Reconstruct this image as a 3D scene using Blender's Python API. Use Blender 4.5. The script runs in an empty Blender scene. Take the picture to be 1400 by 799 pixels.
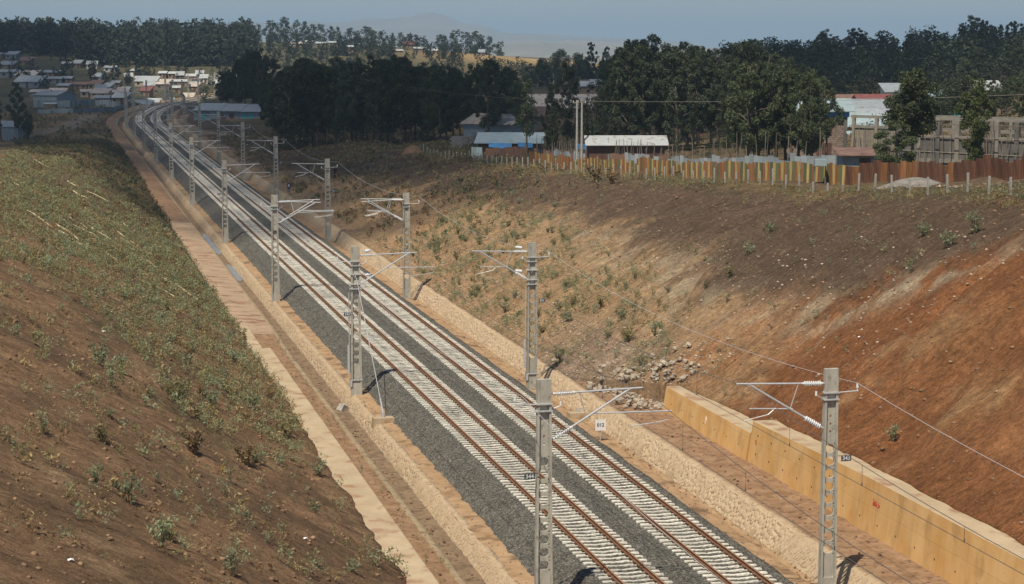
import bpy, bmesh, math, random
import numpy as np
from mathutils import Vector, Matrix, noise as mnoise
random.seed(7); RNG = np.random.default_rng(7)
sc = bpy.context.scene
COL = sc.collection
# ------------------------------------------------------------------ camera, sky, sun, exposure
CAM_LOC = (-23.376, 0.0, 20.6); YAW = 0.2204; PITCH = 0.123; FPX = 2800.0
cam_d = bpy.data.cameras.new('camera'); cam_d.sensor_width = 36.0; cam_d.lens = 72.0
cam_d.clip_start = 0.5; cam_d.clip_end = 80000.0
cam = bpy.data.objects.new('camera', cam_d); COL.objects.link(cam)
cam.location = CAM_LOC; cam.rotation_euler = (math.pi/2 - PITCH, 0, -YAW)
sc.camera = cam
SUN_EL = math.radians(61); SUN_H = Vector((-0.60, -0.80, 0)).normalized()      # horizontal direction towards the sun
TO_SUN = Vector((SUN_H.x*math.cos(SUN_EL), SUN_H.y*math.cos(SUN_EL), math.sin(SUN_EL)))
w = bpy.data.worlds.new('World'); sc.world = w; w.use_nodes = True
nt = w.node_tree; bg = nt.nodes['Background']
sky = nt.nodes.new('ShaderNodeTexSky'); sky.sky_type = 'NISHITA'; sky.sun_disc = False
sky.sun_elevation = SUN_EL; sky.sun_rotation = math.atan2(SUN_H.x, SUN_H.y) % (2*math.pi)
sky.altitude = 1800; sky.air_density = 1.3; sky.dust_density = 1.6; sky.ozone_density = 2.0
nt.links.new(sky.outputs[0], bg.inputs[0]); bg.inputs[1].default_value = 0.065
sl = bpy.data.lights.new('sun', 'SUN'); sl.energy = 4.8; sl.angle = math.radians(0.53); sl.color = (1.0, 0.91, 0.76)
sun = bpy.data.objects.new('sun', sl); COL.objects.link(sun)
sun.location = (0, 0, 300); sun.rotation_euler = TO_SUN.to_track_quat('Z', 'Y').to_euler()
sc.view_settings.view_transform = 'Standard'; sc.view_settings.look = 'None'
sc.view_settings.exposure = 0.18; sc.view_settings.gamma = 1.0; sc.view_settings.use_curve_mapping = False
sc.render.engine = 'CYCLES'
sc.cycles.max_bounces = 5; sc.cycles.diffuse_bounces = 3; sc.cycles.glossy_bounces = 2
sc.cycles.transmission_bounces = 2; sc.cycles.volume_bounces = 1; sc.cycles.transparent_max_bounces = 64
sc.cycles.use_denoising = True
sc.render.film_transparent = False

# ------------------------------------------------------------------ helpers
def link(o, parent=None):
    COL.objects.link(o)
    if parent is not None: o.parent = parent
    return o
def tag(o, label=None, cat=None, group=None, kind=None):
    if label: o['label'] = label
    if cat: o['category'] = cat
    if group: o['group'] = group
    if kind: o['kind'] = kind
    return o
def empty(name, loc=(0, 0, 0), rz=0.0):
    o = bpy.data.objects.new(name, None); o.location = loc; o.rotation_euler = (0, 0, rz); o.empty_display_size = 0.3
    return link(o)
def thing(name, label, cat, loc=(0, 0, 0), rz=0.0, group=None):
    return tag(empty(name, loc, rz), label, cat, group)
def npmesh(name, V, F, mats=None, cols=None, midx=None, smooth=False):
    V = np.asarray(V, dtype=np.float32); F = np.asarray(F, dtype=np.int32)
    me = bpy.data.meshes.new(name); k = F.shape[1]; n = len(F)
    me.vertices.add(len(V)); me.vertices.foreach_set('co', V.ravel())
    me.loops.add(n*k); me.loops.foreach_set('vertex_index', F.ravel())
    me.polygons.add(n); me.polygons.foreach_set('loop_start', np.arange(0, n*k, k, dtype=np.int32))
    me.polygons.foreach_set('loop_total', np.full(n, k, dtype=np.int32))
    if midx is not None: me.polygons.foreach_set('material_index', np.asarray(midx, dtype=np.int32))
    if smooth: me.polygons.foreach_set('use_smooth', np.ones(n, dtype=bool))
    me.update(calc_edges=True)
    if cols is not None:
        a = me.color_attributes.new('soil', 'FLOAT_COLOR', 'POINT')
        c = np.ones((len(V), 4), np.float32); c[:, :3] = cols; a.data.foreach_set('color', c.ravel())
    for m in (mats if isinstance(mats, (list, tuple)) else [mats]):
        if m is not None: me.materials.append(m)
    return me
def ob(name, me, parent=None, loc=None):
    o = bpy.data.objects.new(name, me); link(o, parent)
    if loc is not None: o.location = loc
    return o
class MB:
    "collects boxes, bars and plates for one mesh"
    def __init__(s): s.v = []; s.f = []; s.m = []
    def poly(s, pts, faces, mi=0):
        b = len(s.v); s.v += [tuple(p) for p in pts]; s.f += [tuple(i+b for i in f) for f in faces]; s.m += [mi]*len(faces); return s
    def box(s, x0, x1, y0, y1, z0, z1, mi=0, M=None):
        p = [(x0,y0,z0),(x1,y0,z0),(x1,y1,z0),(x0,y1,z0),(x0,y0,z1),(x1,y0,z1),(x1,y1,z1),(x0,y1,z1)]
        if M is not None: p = [tuple(M @ Vector(q)) for q in p]
        return s.poly(p, [(3,2,1,0),(4,5,6,7),(0,1,5,4),(1,2,6,5),(2,3,7,6),(3,0,4,7)], mi)
    def tube(s, a, b, r, n=8, r2=None, mi=0, cap=True):
        a = Vector(a); b = Vector(b); d = (b-a).normalized(); r2 = r if r2 is None else r2
        u = d.orthogonal().normalized(); w_ = d.cross(u); p = []
        for c, rr in ((a, r), (b, r2)):
            for i in range(n):
                t = 2*math.pi*i/n; p.append(c + u*(rr*math.cos(t)) + w_*(rr*math.sin(t)))
        f = [(i, (i+1) % n, n+(i+1) % n, n+i) for i in range(n)]
        if cap: f += [tuple(range(n-1, -1, -1)), tuple(range(n, 2*n))]
        return s.poly(p, f, mi)
    def path(s, pts, rs, n=6, mi=0):
        pts = [Vector(p) for p in pts]; p = []; f = []
        u = None
        for k, c in enumerate(pts):
            d = (pts[min(k+1, len(pts)-1)] - pts[max(k-1, 0)]).normalized()
            u = (d.orthogonal() if u is None else (u - d*u.dot(d))).normalized(); w_ = d.cross(u)
            r = rs[k] if hasattr(rs, '__len__') else rs
            for i in range(n):
                t = 2*math.pi*i/n; p.append(c + u*(r*math.cos(t)) + w_*(r*math.sin(t)))
        for k in range(len(pts)-1):
            f += [(k*n+i, k*n+(i+1) % n, (k+1)*n+(i+1) % n, (k+1)*n+i) for i in range(n)]
        f += [tuple(range(n-1, -1, -1)), tuple(range((len(pts)-1)*n, len(pts)*n))]
        return s.poly(p, f, mi)
    def mesh(s, name, mats, smooth=False):
        me = bpy.data.meshes.new(name); me.from_pydata(s.v, [], s.f)
        for m in (mats if isinstance(mats, (list, tuple)) else [mats]): me.materials.append(m)
        me.polygons.foreach_set('material_index', s.m)
        if smooth: me.polygons.foreach_set('use_smooth', [True]*len(s.f))
        me.update(); return me
    def build(s, name, mats, parent=None, smooth=False, loc=None): return ob(name, s.mesh(name, mats, smooth), parent, loc)
def copy_tree(o, parent=None):
    c = o.copy(); link(c); c.parent = parent
    for ch in o.children: copy_tree(ch, c)
    return c
ORD = ['first','second','third','fourth','fifth','sixth','seventh','eighth','ninth','tenth','eleventh','twelfth','thirteenth','fourteenth','fifteenth','sixteenth','seventeenth','eighteenth','nineteenth','twentieth','twenty-first','twenty-second','twenty-third','twenty-fourth','twenty-fifth']
# ---- value noise
def _h(ix, iy, seed):
    n = (ix.astype(np.int64)*374761393 + iy.astype(np.int64)*668265263 + seed*974711) & 0xffffffff
    n = ((n ^ (n >> 13))*1274126177) & 0xffffffff
    n = ((n ^ (n >> 15))*2246822519) & 0xffffffff
    return ((n ^ (n >> 16)) & 0xffff)/65535.0
def vn(x, y, seed=0):
    x = np.asarray(x, float); y = np.asarray(y, float)
    ix = np.floor(x); iy = np.floor(y); fx = x-ix; fy = y-iy
    fx = fx*fx*(3-2*fx); fy = fy*fy*(3-2*fy)
    a = _h(ix, iy, seed); b = _h(ix+1, iy, seed); c = _h(ix, iy+1, seed); d = _h(ix+1, iy+1, seed)
    return (a+(b-a)*fx)*(1-fy) + (c+(d-c)*fx)*fy
def fbm(x, y, seed=0, oct=4):
    r = 0; amp = .5; tot = 0
    for k in range(oct):
        r = r + amp*vn(x*2**k, y*2**k, seed+k*17); tot += amp; amp *= .55
    return r/tot
def sm(a, b, t):
    t = np.clip((np.asarray(t, float)-a)/(b-a), 0, 1); return t*t*(3-2*t)
# ------------------------------------------------------------------ alignment and terrain
def off(y):
    y = np.asarray(y, float); t = np.clip(y-500, 0, 350); return t*t/1920.0 + np.clip(y-850, 0, 1200)*350/960.0
SL = [-200, 60, 100, 150, 200, 250, 300, 350, 400, 450, 600]; ZL = [14, 13, 11.5, 9.2, 7.2, 5.6, 4.2, 2.7, 1.3, .4, .2]
SR = [-200, 60, 102, 120, 135, 171, 215, 256, 300, 400, 600]; ZR = [15, 13.6, 12, 11, 10, 8.3, 6.2, 5, 3.7, 1.6, .6]
def toeL(y): return np.interp(y, [142, 150], [-10.75, -10.6]) + (fbm(np.asarray(y, float)/4.5, np.asarray(y, float)*0+4.5, 95, 6)-.5)*.9*(1-sm(142, 150, y)), np.interp(y, [142, 150, 260, 420], [0.04, -.45, -.3, -.2])
def toeR(y): return np.interp(y, [-50, 100, 109, 121], [11.05, 11.0, 10.6, 7.1]) + (fbm(np.asarray(y, float)/4.5, np.asarray(y, float)*0+9.5, 96, 6)-.5)*.8*(1-sm(106, 110, y)), np.interp(y, [60, 80, 94, 96, 108, 121], [2.25, 2.25, 1.98, 1.38, 1.34, -.1])
def crestR(y): return np.interp(y, [60, 300, 400, 520], [28, 28, 22, 15])
def natural(x, y):
    d = x - off(y)
    zl = np.interp(y, SL, ZL); zr = np.interp(y, SR, ZR)
    grad = .07*np.clip(d-36, 0, 250)*(1-.6*sm(420, 900, y))
    z = np.where(d > 0, zr + grad, zl + .02*np.clip(-d-45, 0, 200)*(1-sm(300, 420, y)))
    ridge = 18*sm(610, 1260, y)*(1-sm(1380, 2300, y))*(1-sm(150, 330, x))
    sh = sm(120, 300, x)
    drop = -66*((1-sh)*sm(1500, 3200, y) + sh*sm(930, 2600, y))
    return z + ridge + drop + (fbm(x/60, y/60, 3)-.5)*1.2*sm(30, 60, np.abs(d))
def ground_z(x, y, detail=True):
    x = np.asarray(x, float); y = np.asarray(y, float)
    d = x - off(y); nat = natural(x, y)
    tl, zl = toeL(y); tr, zr = toeR(y); cr = crestR(y)
    fr = np.clip((d-tr)/(cr-tr), 0, 1); fr = fr + .10*np.sin(fr*math.pi)*fr      # a little convex near the crest
    fr = np.where(fr > .9, .9+(fr-.9)*.8, fr); fr = fr/ .98
    zright = zr + (nat-zr)*np.clip(fr, 0, 1)
    wl = np.maximum(2.0*(nat-zl), 4.0); fl = np.clip((tl-d)/wl, 0, 1); fl = np.clip(fl + .05*np.sin(fl*math.pi), 0, 1)
    zleft = zl + (nat-zl)*fl
    z = np.where(d >= 0, zright, zleft)
    if detail:
        sl_ = np.where(d >= 0, sm(0, 1.5, d-tr), sm(0, 1.5, tl-d))
        big = (fbm(x/7, y/7, 11)-.5)*.75
        rill = ((fbm((x+y*.35)/9, (y-x*.2)/1.6, 5)-.5)*.42 - .5*sm(.60, .78, fbm((x+y*.25)/11, (y-x*.15)/2.3, 6))) *(1-sm(60, 90, np.abs(d)))
        fine = (fbm(x/1.3, y/1.3, 9, 3)-.5)*.34*(1-sm(200, 320, y))
        z = z + (big + rill + fine)*sl_
    inside = (d > tl+.02) & (d < tr-.02)
    return np.where(inside, np.where(y > 1000, nat, -3.0), z)
def ray(px, py):
    cy, sy = math.cos(YAW), math.sin(YAW)
    f = Vector((sy*math.cos(PITCH), cy*math.cos(PITCH), -math.sin(PITCH))); r = Vector((cy, -sy, 0)); u = r.cross(f)
    return (f + r*((px-700)/FPX) + u*((399.5-py)/FPX)).normalized()
def gp(px, py, zadd=0.0):
    "ground point seen at photograph pixel px, py"
    D = ray(px, py); t = np.concatenate([np.arange(40, 300, .5), np.arange(300, 1500, 2.0), np.arange(1500, 20000, 25.0)])
    X = CAM_LOC[0]+D.x*t; Y = CAM_LOC[1]+D.y*t; Z = CAM_LOC[2]+D.z*t
    hit = np.nonzero(Z < ground_z(X, Y)+zadd)[0]
    i = hit[0] if len(hit) else len(t)-1
    return Vector((float(X[i]), float(Y[i]), float(ground_z(X[i], Y[i]))))
def at(px, dist):
    "point over the ground at forward distance dist in pixel column px"
    D = ray(px, 399.5); h = math.hypot(D.x, D.y); fw = D.x*math.sin(YAW)+D.y*math.cos(YAW)
    x = CAM_LOC[0]+D.x/fw*dist; y = D.y/fw*dist
    return Vector((x, y, float(ground_z(x, y))))
def zat(py, p):
    "height at which pixel row py passes over point p"
    f = (p.x-CAM_LOC[0])*math.sin(YAW)+(p.y)*math.cos(YAW)
    return CAM_LOC[2] + f*math.tan(-PITCH + math.atan((399.5-py)/FPX))
def gz(x, y): return float(ground_z(x, y))
# ------------------------------------------------------------------ materials
def lin(r, g, b): return tuple(((c/255.0)/12.92 if c <= 10 else (((c/255.0)+.055)/1.055)**2.4) for c in (r, g, b))
def nmat(name):
    m = bpy.data.materials.new(name); m.use_nodes = True
    return m, m.node_tree, m.node_tree.nodes['Principled BSDF']
def mat(name, c1, c2=None, scale=4.0, rough=.85, bump=.3, bscale=None, bdist=.02, metal=0.0, stretch=(1, 1, 1), spec=.25, var=0.0, detail=5, c3=None, scale3=30.0, lo=.35, hi=.65, space='Object', island=0.0):
    m, t, p = nmat(name); N = t.nodes; L = t.links
    tc = N.new('ShaderNodeTexCoord'); mp = N.new('ShaderNodeMapping'); mp.inputs['Scale'].default_value = stretch
    L.new(tc.outputs[space], mp.inputs[0])
    n1 = N.new('ShaderNodeTexNoise'); n1.inputs['Scale'].default_value = scale; n1.inputs['Detail'].default_value = detail; n1.inputs['Roughness'].default_value = .65
    L.new(mp.outputs[0], n1.inputs['Vector'])
    cr = N.new('ShaderNodeValToRGB'); cr.color_ramp.elements[0].position = lo; cr.color_ramp.elements[1].position = hi
    cr.color_ramp.elements[0].color = (*c1, 1); cr.color_ramp.elements[1].color = (*(c2 or c1), 1)
    L.new(n1.outputs[0], cr.inputs[0]); out = cr.outputs[0]
    if c3:
        n3 = N.new('ShaderNodeTexNoise'); n3.inputs['Scale'].default_value = scale3; n3.inputs['Detail'].default_value = 4
        L.new(mp.outputs[0], n3.inputs['Vector'])
        r3 = N.new('ShaderNodeValToRGB'); r3.color_ramp.elements[0].position = .55; r3.color_ramp.elements[1].position = .68
        L.new(n3.outputs[0], r3.inputs[0]); mx = N.new('ShaderNodeMix'); mx.data_type = 'RGBA'
        L.new(r3.outputs[0], mx.inputs[0]); L.new(out, mx.inputs[6]); mx.inputs[7].default_value = (*c3, 1); out = mx.outputs[2]
    if var or island:
        hs = N.new('ShaderNodeHueSaturation'); L.new(out, hs.inputs['Color']); mr = N.new('ShaderNodeMapRange')
        if island:
            ge = N.new('ShaderNodeNewGeometry'); src = ge.outputs['Random Per Island']; var = island
        else:
            oi = N.new('ShaderNodeObjectInfo'); src = oi.outputs['Random']
        mr.inputs[3].default_value = 1-var; mr.inputs[4].default_value = 1+var
        L.new(src, mr.inputs[0]); L.new(mr.outputs[0], hs.inputs['Value']); out = hs.outputs[0]
    L.new(out, p.inputs['Base Color'])
    p.inputs['Roughness'].default_value = rough; p.inputs['Metallic'].default_value = metal; p.inputs['Specular IOR Level'].default_value = spec
    if bump:
        nb = N.new('ShaderNodeTexNoise'); nb.inputs['Scale'].default_value = bscale or scale*6; nb.inputs['Detail'].default_value = 4
        L.new(mp.outputs[0], nb.inputs['Vector']); b = N.new('ShaderNodeBump'); b.inputs['Strength'].default_value = bump; b.inputs['Distance'].default_value = bdist
        L.new(nb.outputs[0], b.inputs['Height']); L.new(b.outputs[0], p.inputs['Normal'])
    return m
def leafmat(name, c, c2, trans=.25, vary=.35):
    m, t, p = nmat(name); N = t.nodes; L = t.links
    ge = N.new('ShaderNodeNewGeometry'); oi = N.new('ShaderNodeObjectInfo')
    mx = N.new('ShaderNodeMix'); mx.data_type = 'RGBA'; mx.inputs[6].default_value = (*c, 1); mx.inputs[7].default_value = (*c2, 1)
    L.new(ge.outputs['Random Per Island'], mx.inputs[0])
    hs = N.new('ShaderNodeHueSaturation'); mr = N.new('ShaderNodeMapRange'); mr.inputs[3].default_value = 1-vary; mr.inputs[4].default_value = 1+vary
    L.new(oi.outputs['Random'], mr.inputs[0]); L.new(mr.outputs[0], hs.inputs['Value']); L.new(mx.outputs[2], hs.inputs['Color'])
    L.new(hs.outputs[0], p.inputs['Base Color']); p.inputs['Roughness'].default_value = .6; p.inputs['Specular IOR Level'].default_value = .25
    tr = N.new('ShaderNodeBsdfTranslucent'); L.new(hs.outputs[0], tr.inputs[0])
    ms = N.new('ShaderNodeMixShader'); ms.inputs[0].default_value = trans
    L.new(p.outputs[0], ms.inputs[1]); L.new(tr.outputs[0], ms.inputs[2]); L.new(ms.outputs[0], N['Material Output'].inputs[0])
    return m
M = {}
M['concrete'] = mat('concrete', (.30,.29,.26), (.42,.40,.36), 3, .85, .25, 40, .006, c3=(.20,.19,.17), scale3=9)
M['mast'] = mat('mast concrete', (.35,.33,.28), (.46,.44,.375), 2.5, .8, .2, 60, .004, var=.08, c3=(.26,.24,.20), scale3=7, stretch=(1,1,.35))
M['sleeper'] = mat('sleeper concrete', (.50,.48,.415), (.67,.64,.555), 5, .85, .25, 60, .004, var=.2, c3=(.36,.31,.25), scale3=7, space='Object')
M['rail'] = mat('rusty rail', (.15,.068,.030), (.24,.115,.055), 8, .6, .2, 50, .003, spec=.4)
M['railhead'] = mat('rail head', (.27,.145,.075), (.36,.215,.125), 6, .45, .0, spec=.5)
M['clip'] = mat('rail clip', (.045,.024,.014), (.08,.045,.025), 8, .7, 0)
M['galv'] = mat('galvanised steel', (.50,.52,.53), (.62,.64,.65), 14, .42, .1, 60, .002, metal=.35, spec=.5)
M['porcelain'] = mat('porcelain', (.62,.64,.66), (.72,.74,.75), 9, .25, 0, spec=.6)
M['wire'] = mat('wire', (.10,.09,.085), (.15,.14,.13), 5, .5, 0, metal=.3, spec=.4)
M['alwire'] = mat('aluminium wire', (.50,.50,.50), (.58,.58,.58), 5, .4, 0, metal=.3, spec=.5)
M['plate'] = mat('number plate', (.035,.045,.06), (.05,.06,.075), 8, .5, 0)
M['plate_text'] = mat('plate lettering', (.55,.57,.6), (.6,.62,.64), 8, .5, 0)
M['white'] = mat('white paint', (.74,.74,.73), (.8,.8,.79), 6, .5, 0)
M['ink'] = mat('black lettering', (.02,.02,.022), (.03,.03,.03), 6, .6, 0)
M['stone'] = mat('tan masonry stone', (.40,.30,.195), (.51,.395,.265), 1.8, .92, .5, 18, .012, var=.10, c3=(.33,.24,.15), scale3=4, space='Object')
M['mortar'] = mat('masonry mortar', (.36,.265,.165), (.47,.36,.235), 1.6, .95, .6, 14, .02, c3=(.25,.165,.09), scale3=5)
def wallmat():
    m = mat('ochre concrete', (.60,.335,.11), (.70,.45,.20), .7, .88, .35, 20, .008, c3=(.52,.31,.12), scale3=1.3, stretch=(1,.8,.55))
    t = m.node_tree; N = t.nodes; L = t.links; p = N['Principled BSDF']; src = p.inputs['Base Color'].links[0].from_socket
    tc = N.new('ShaderNodeTexCoord'); sx = N.new('ShaderNodeSeparateXYZ'); cb = N.new('ShaderNodeCombineXYZ'); L.new(tc.outputs['Object'], sx.inputs[0]); L.new(sx.outputs[1], cb.inputs[0]); L.new(sx.outputs[2], cb.inputs[1])
    br = N.new('ShaderNodeTexBrick'); br.offset = 0; br.inputs['Scale'].default_value = 1; br.inputs['Brick Width'].default_value = 1.25; br.inputs['Row Height'].default_value = 1.15; br.inputs['Mortar Size'].default_value = .010; br.inputs['Mortar Smooth'].default_value = .4
    br.inputs['Color1'].default_value = (1,1,1,1); br.inputs['Color2'].default_value = (.88,.90,.93,1); br.inputs['Mortar'].default_value = (.66,.60,.52,1); L.new(cb.outputs[0], br.inputs['Vector'])
    mx = N.new('ShaderNodeMix'); mx.data_type = 'RGBA'; mx.blend_type = 'MULTIPLY'; mx.inputs[0].default_value = .8; L.new(src, mx.inputs[6]); L.new(br.outputs[0], mx.inputs[7])
    # water stains running down from the top
    st = N.new('ShaderNodeTexNoise'); st.inputs['Scale'].default_value = 1.0; st.inputs['Detail'].default_value = 6; mp = N.new('ShaderNodeMapping'); mp.inputs['Scale'].default_value = (.3, 2.2, .22); L.new(tc.outputs['Object'], mp.inputs[0]); L.new(mp.outputs[0], st.inputs['Vector'])
    r = N.new('ShaderNodeMapRange'); r.inputs[1].default_value = .56; r.inputs[2].default_value = .72; r.inputs[3].default_value = 0; r.inputs[4].default_value = .28; L.new(st.outputs[0], r.inputs[0])
    m2 = N.new('ShaderNodeMix'); m2.data_type = 'RGBA'; L.new(r.outputs[0], m2.inputs[0]); L.new(mx.outputs[2], m2.inputs[6]); m2.inputs[7].default_value = (.36,.27,.17,1); L.new(m2.outputs[2], p.inputs['Base Color'])
    return m
M['wallc'] = wallmat()
M['coping'] = mat('coping concrete', (.37,.28,.178), (.46,.365,.24), .8, .9, .3, 25, .006, c3=(.30,.18,.11), scale3=1.3, stretch=(.8,.7,1))
M['dirt'] = mat('brown dirt', (.20,.115,.06), (.31,.195,.115), 1.2, .97, .6, 11, .03, c3=(.14,.085,.05), scale3=3)
M['shelf'] = mat('compacted earth', (.29,.18,.095), (.40,.265,.15), 1.0, .97, .5, 12, .02, c3=(.16,.10,.055), scale3=.7)
M['pave'] = mat('dusty pavement', (.30,.21,.135), (.40,.29,.195), .7, .95, .4, 14, .012, c3=(.22,.115,.07), scale3=.8, stretch=(.8,1.2,1))
M['ditch'] = mat('ditch mud', (.15,.10,.06), (.24,.165,.10), 1.4, .9, .6, 9, .03, c3=(.10,.075,.05), scale3=3)
M['ditchedge'] = mat('ditch edge', (.25,.19,.115), (.34,.26,.165), 1.2, .92, .4, 12, .015, c3=(.15,.11,.07), scale3=2)
# ------------------------------------------------------------------ ground
def soilmat():
    m, t, p = nmat('soil'); N = t.nodes; L = t.links
    at_ = N.new('ShaderNodeAttribute'); at_.attribute_name = 'soil'
    tc = N.new('ShaderNodeTexCoord')
    def noise(s, det=5, r=.6):
        n = N.new('ShaderNodeTexNoise'); n.inputs['Scale'].default_value = s; n.inputs['Detail'].default_value = det; n.inputs['Roughness'].default_value = r
        L.new(tc.outputs['Object'], n.inputs['Vector']); return n
    n1 = noise(.55, 6, .7); n2 = noise(3.2, 6, .75); n3 = noise(14, 4, .7)
    def mr(n, a, b):
        x = N.new('ShaderNodeMapRange'); x.inputs[1].default_value = .3; x.inputs[2].default_value = .7; x.inputs[3].default_value = a; x.inputs[4].default_value = b
        L.new(n.outputs[0], x.inputs[0]); return x
    a = mr(n1, .72, 1.28); b = mr(n2, .55, 1.45); c = mr(n3, .62, 1.38)
    m1 = N.new('ShaderNodeMath'); m1.operation = 'MULTIPLY'; L.new(a.outputs[0], m1.inputs[0]); L.new(b.outputs[0], m1.inputs[1])
    m2 = N.new('ShaderNodeMath'); m2.operation = 'MULTIPLY'; L.new(m1.outputs[0], m2.inputs[0]); L.new(c.outputs[0], m2.inputs[1])
    mp = N.new('ShaderNodeMapping'); mp.inputs['Scale'].default_value = (.55, 6.0, .55); mp.inputs['Rotation'].default_value = (0, 0, .12); L.new(tc.outputs['Object'], mp.inputs[0])
    n4 = N.new('ShaderNodeTexNoise'); n4.inputs['Scale'].default_value = 1; n4.inputs['Detail'].default_value = 6; n4.inputs['Roughness'].default_value = .7; L.new(mp.outputs[0], n4.inputs['Vector'])
    d4 = mr(n4, .74, 1.26); m3 = N.new('ShaderNodeMath'); m3.operation = 'MULTIPLY'; L.new(m2.outputs[0], m3.inputs[0]); L.new(d4.outputs[0], m3.inputs[1]); m2 = m3
    vm = N.new('ShaderNodeVectorMath'); vm.operation = 'SCALE'; L.new(at_.outputs['Color'], vm.inputs[0]); L.new(m2.outputs[0], vm.inputs['Scale'])
    # pale pebbles
    v = N.new('ShaderNodeTexVoronoi'); v.inputs['Scale'].default_value = 4.5; L.new(tc.outputs['Object'], v.inputs['Vector'])
    r = N.new('ShaderNodeMapRange'); r.inputs[1].default_value = .10; r.inputs[2].default_value = .16; r.inputs[3].default_value = 1; r.inputs[4].default_value = 0
    L.new(v.outputs['Distance'], r.inputs[0])
    sx = N.new('ShaderNodeSeparateColor'); L.new(v.outputs['Color'], sx.inputs[0])
    g = N.new('ShaderNodeMath'); g.operation = 'GREATER_THAN'; g.inputs[1].default_value = .8; L.new(sx.outputs[0], g.inputs[0])
    g2 = N.new('ShaderNodeMath'); g2.operation = 'MULTIPLY'; L.new(g.outputs[0], g2.inputs[0]); L.new(r.outputs[0], g2.inputs[1])
    g3 = N.new('ShaderNodeMath'); g3.operation = 'MULTIPLY'; g3.inputs[1].default_value = .55; L.new(g2.outputs[0], g3.inputs[0])
    mx = N.new('ShaderNodeMix'); mx.data_type = 'RGBA'; L.new(g3.outputs[0], mx.inputs[0]); L.new(vm.outputs[0], mx.inputs[6]); mx.inputs[7].default_value = (.34, .26, .18, 1)
    L.new(mx.outputs[2], p.inputs['Base Color']); p.inputs['Roughness'].default_value = .97; p.inputs['Specular IOR Level'].default_value = .1
    bp = N.new('ShaderNodeBump'); bp.inputs['Strength'].default_value = 1; bp.inputs['Distance'].default_value = .22; L.new(n2.outputs[0], bp.inputs['Height'])
    bp2 = N.new('ShaderNodeBump'); bp2.inputs['Strength'].default_value = 1; bp2.inputs['Distance'].default_value = .07; L.new(n3.outputs[0], bp2.inputs['Height']); L.new(bp.outputs[0], bp2.inputs['Normal'])
    bp3 = N.new('ShaderNodeBump'); bp3.inputs['Strength'].default_value = .8; bp3.inputs['Distance'].default_value = .16; L.new(n4.outputs[0], bp3.inputs['Height']); L.new(bp2.outputs[0], bp3.inputs['Normal']); L.new(bp3.outputs[0], p.inputs['Normal'])
    return m
M['soil'] = soilmat()
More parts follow.
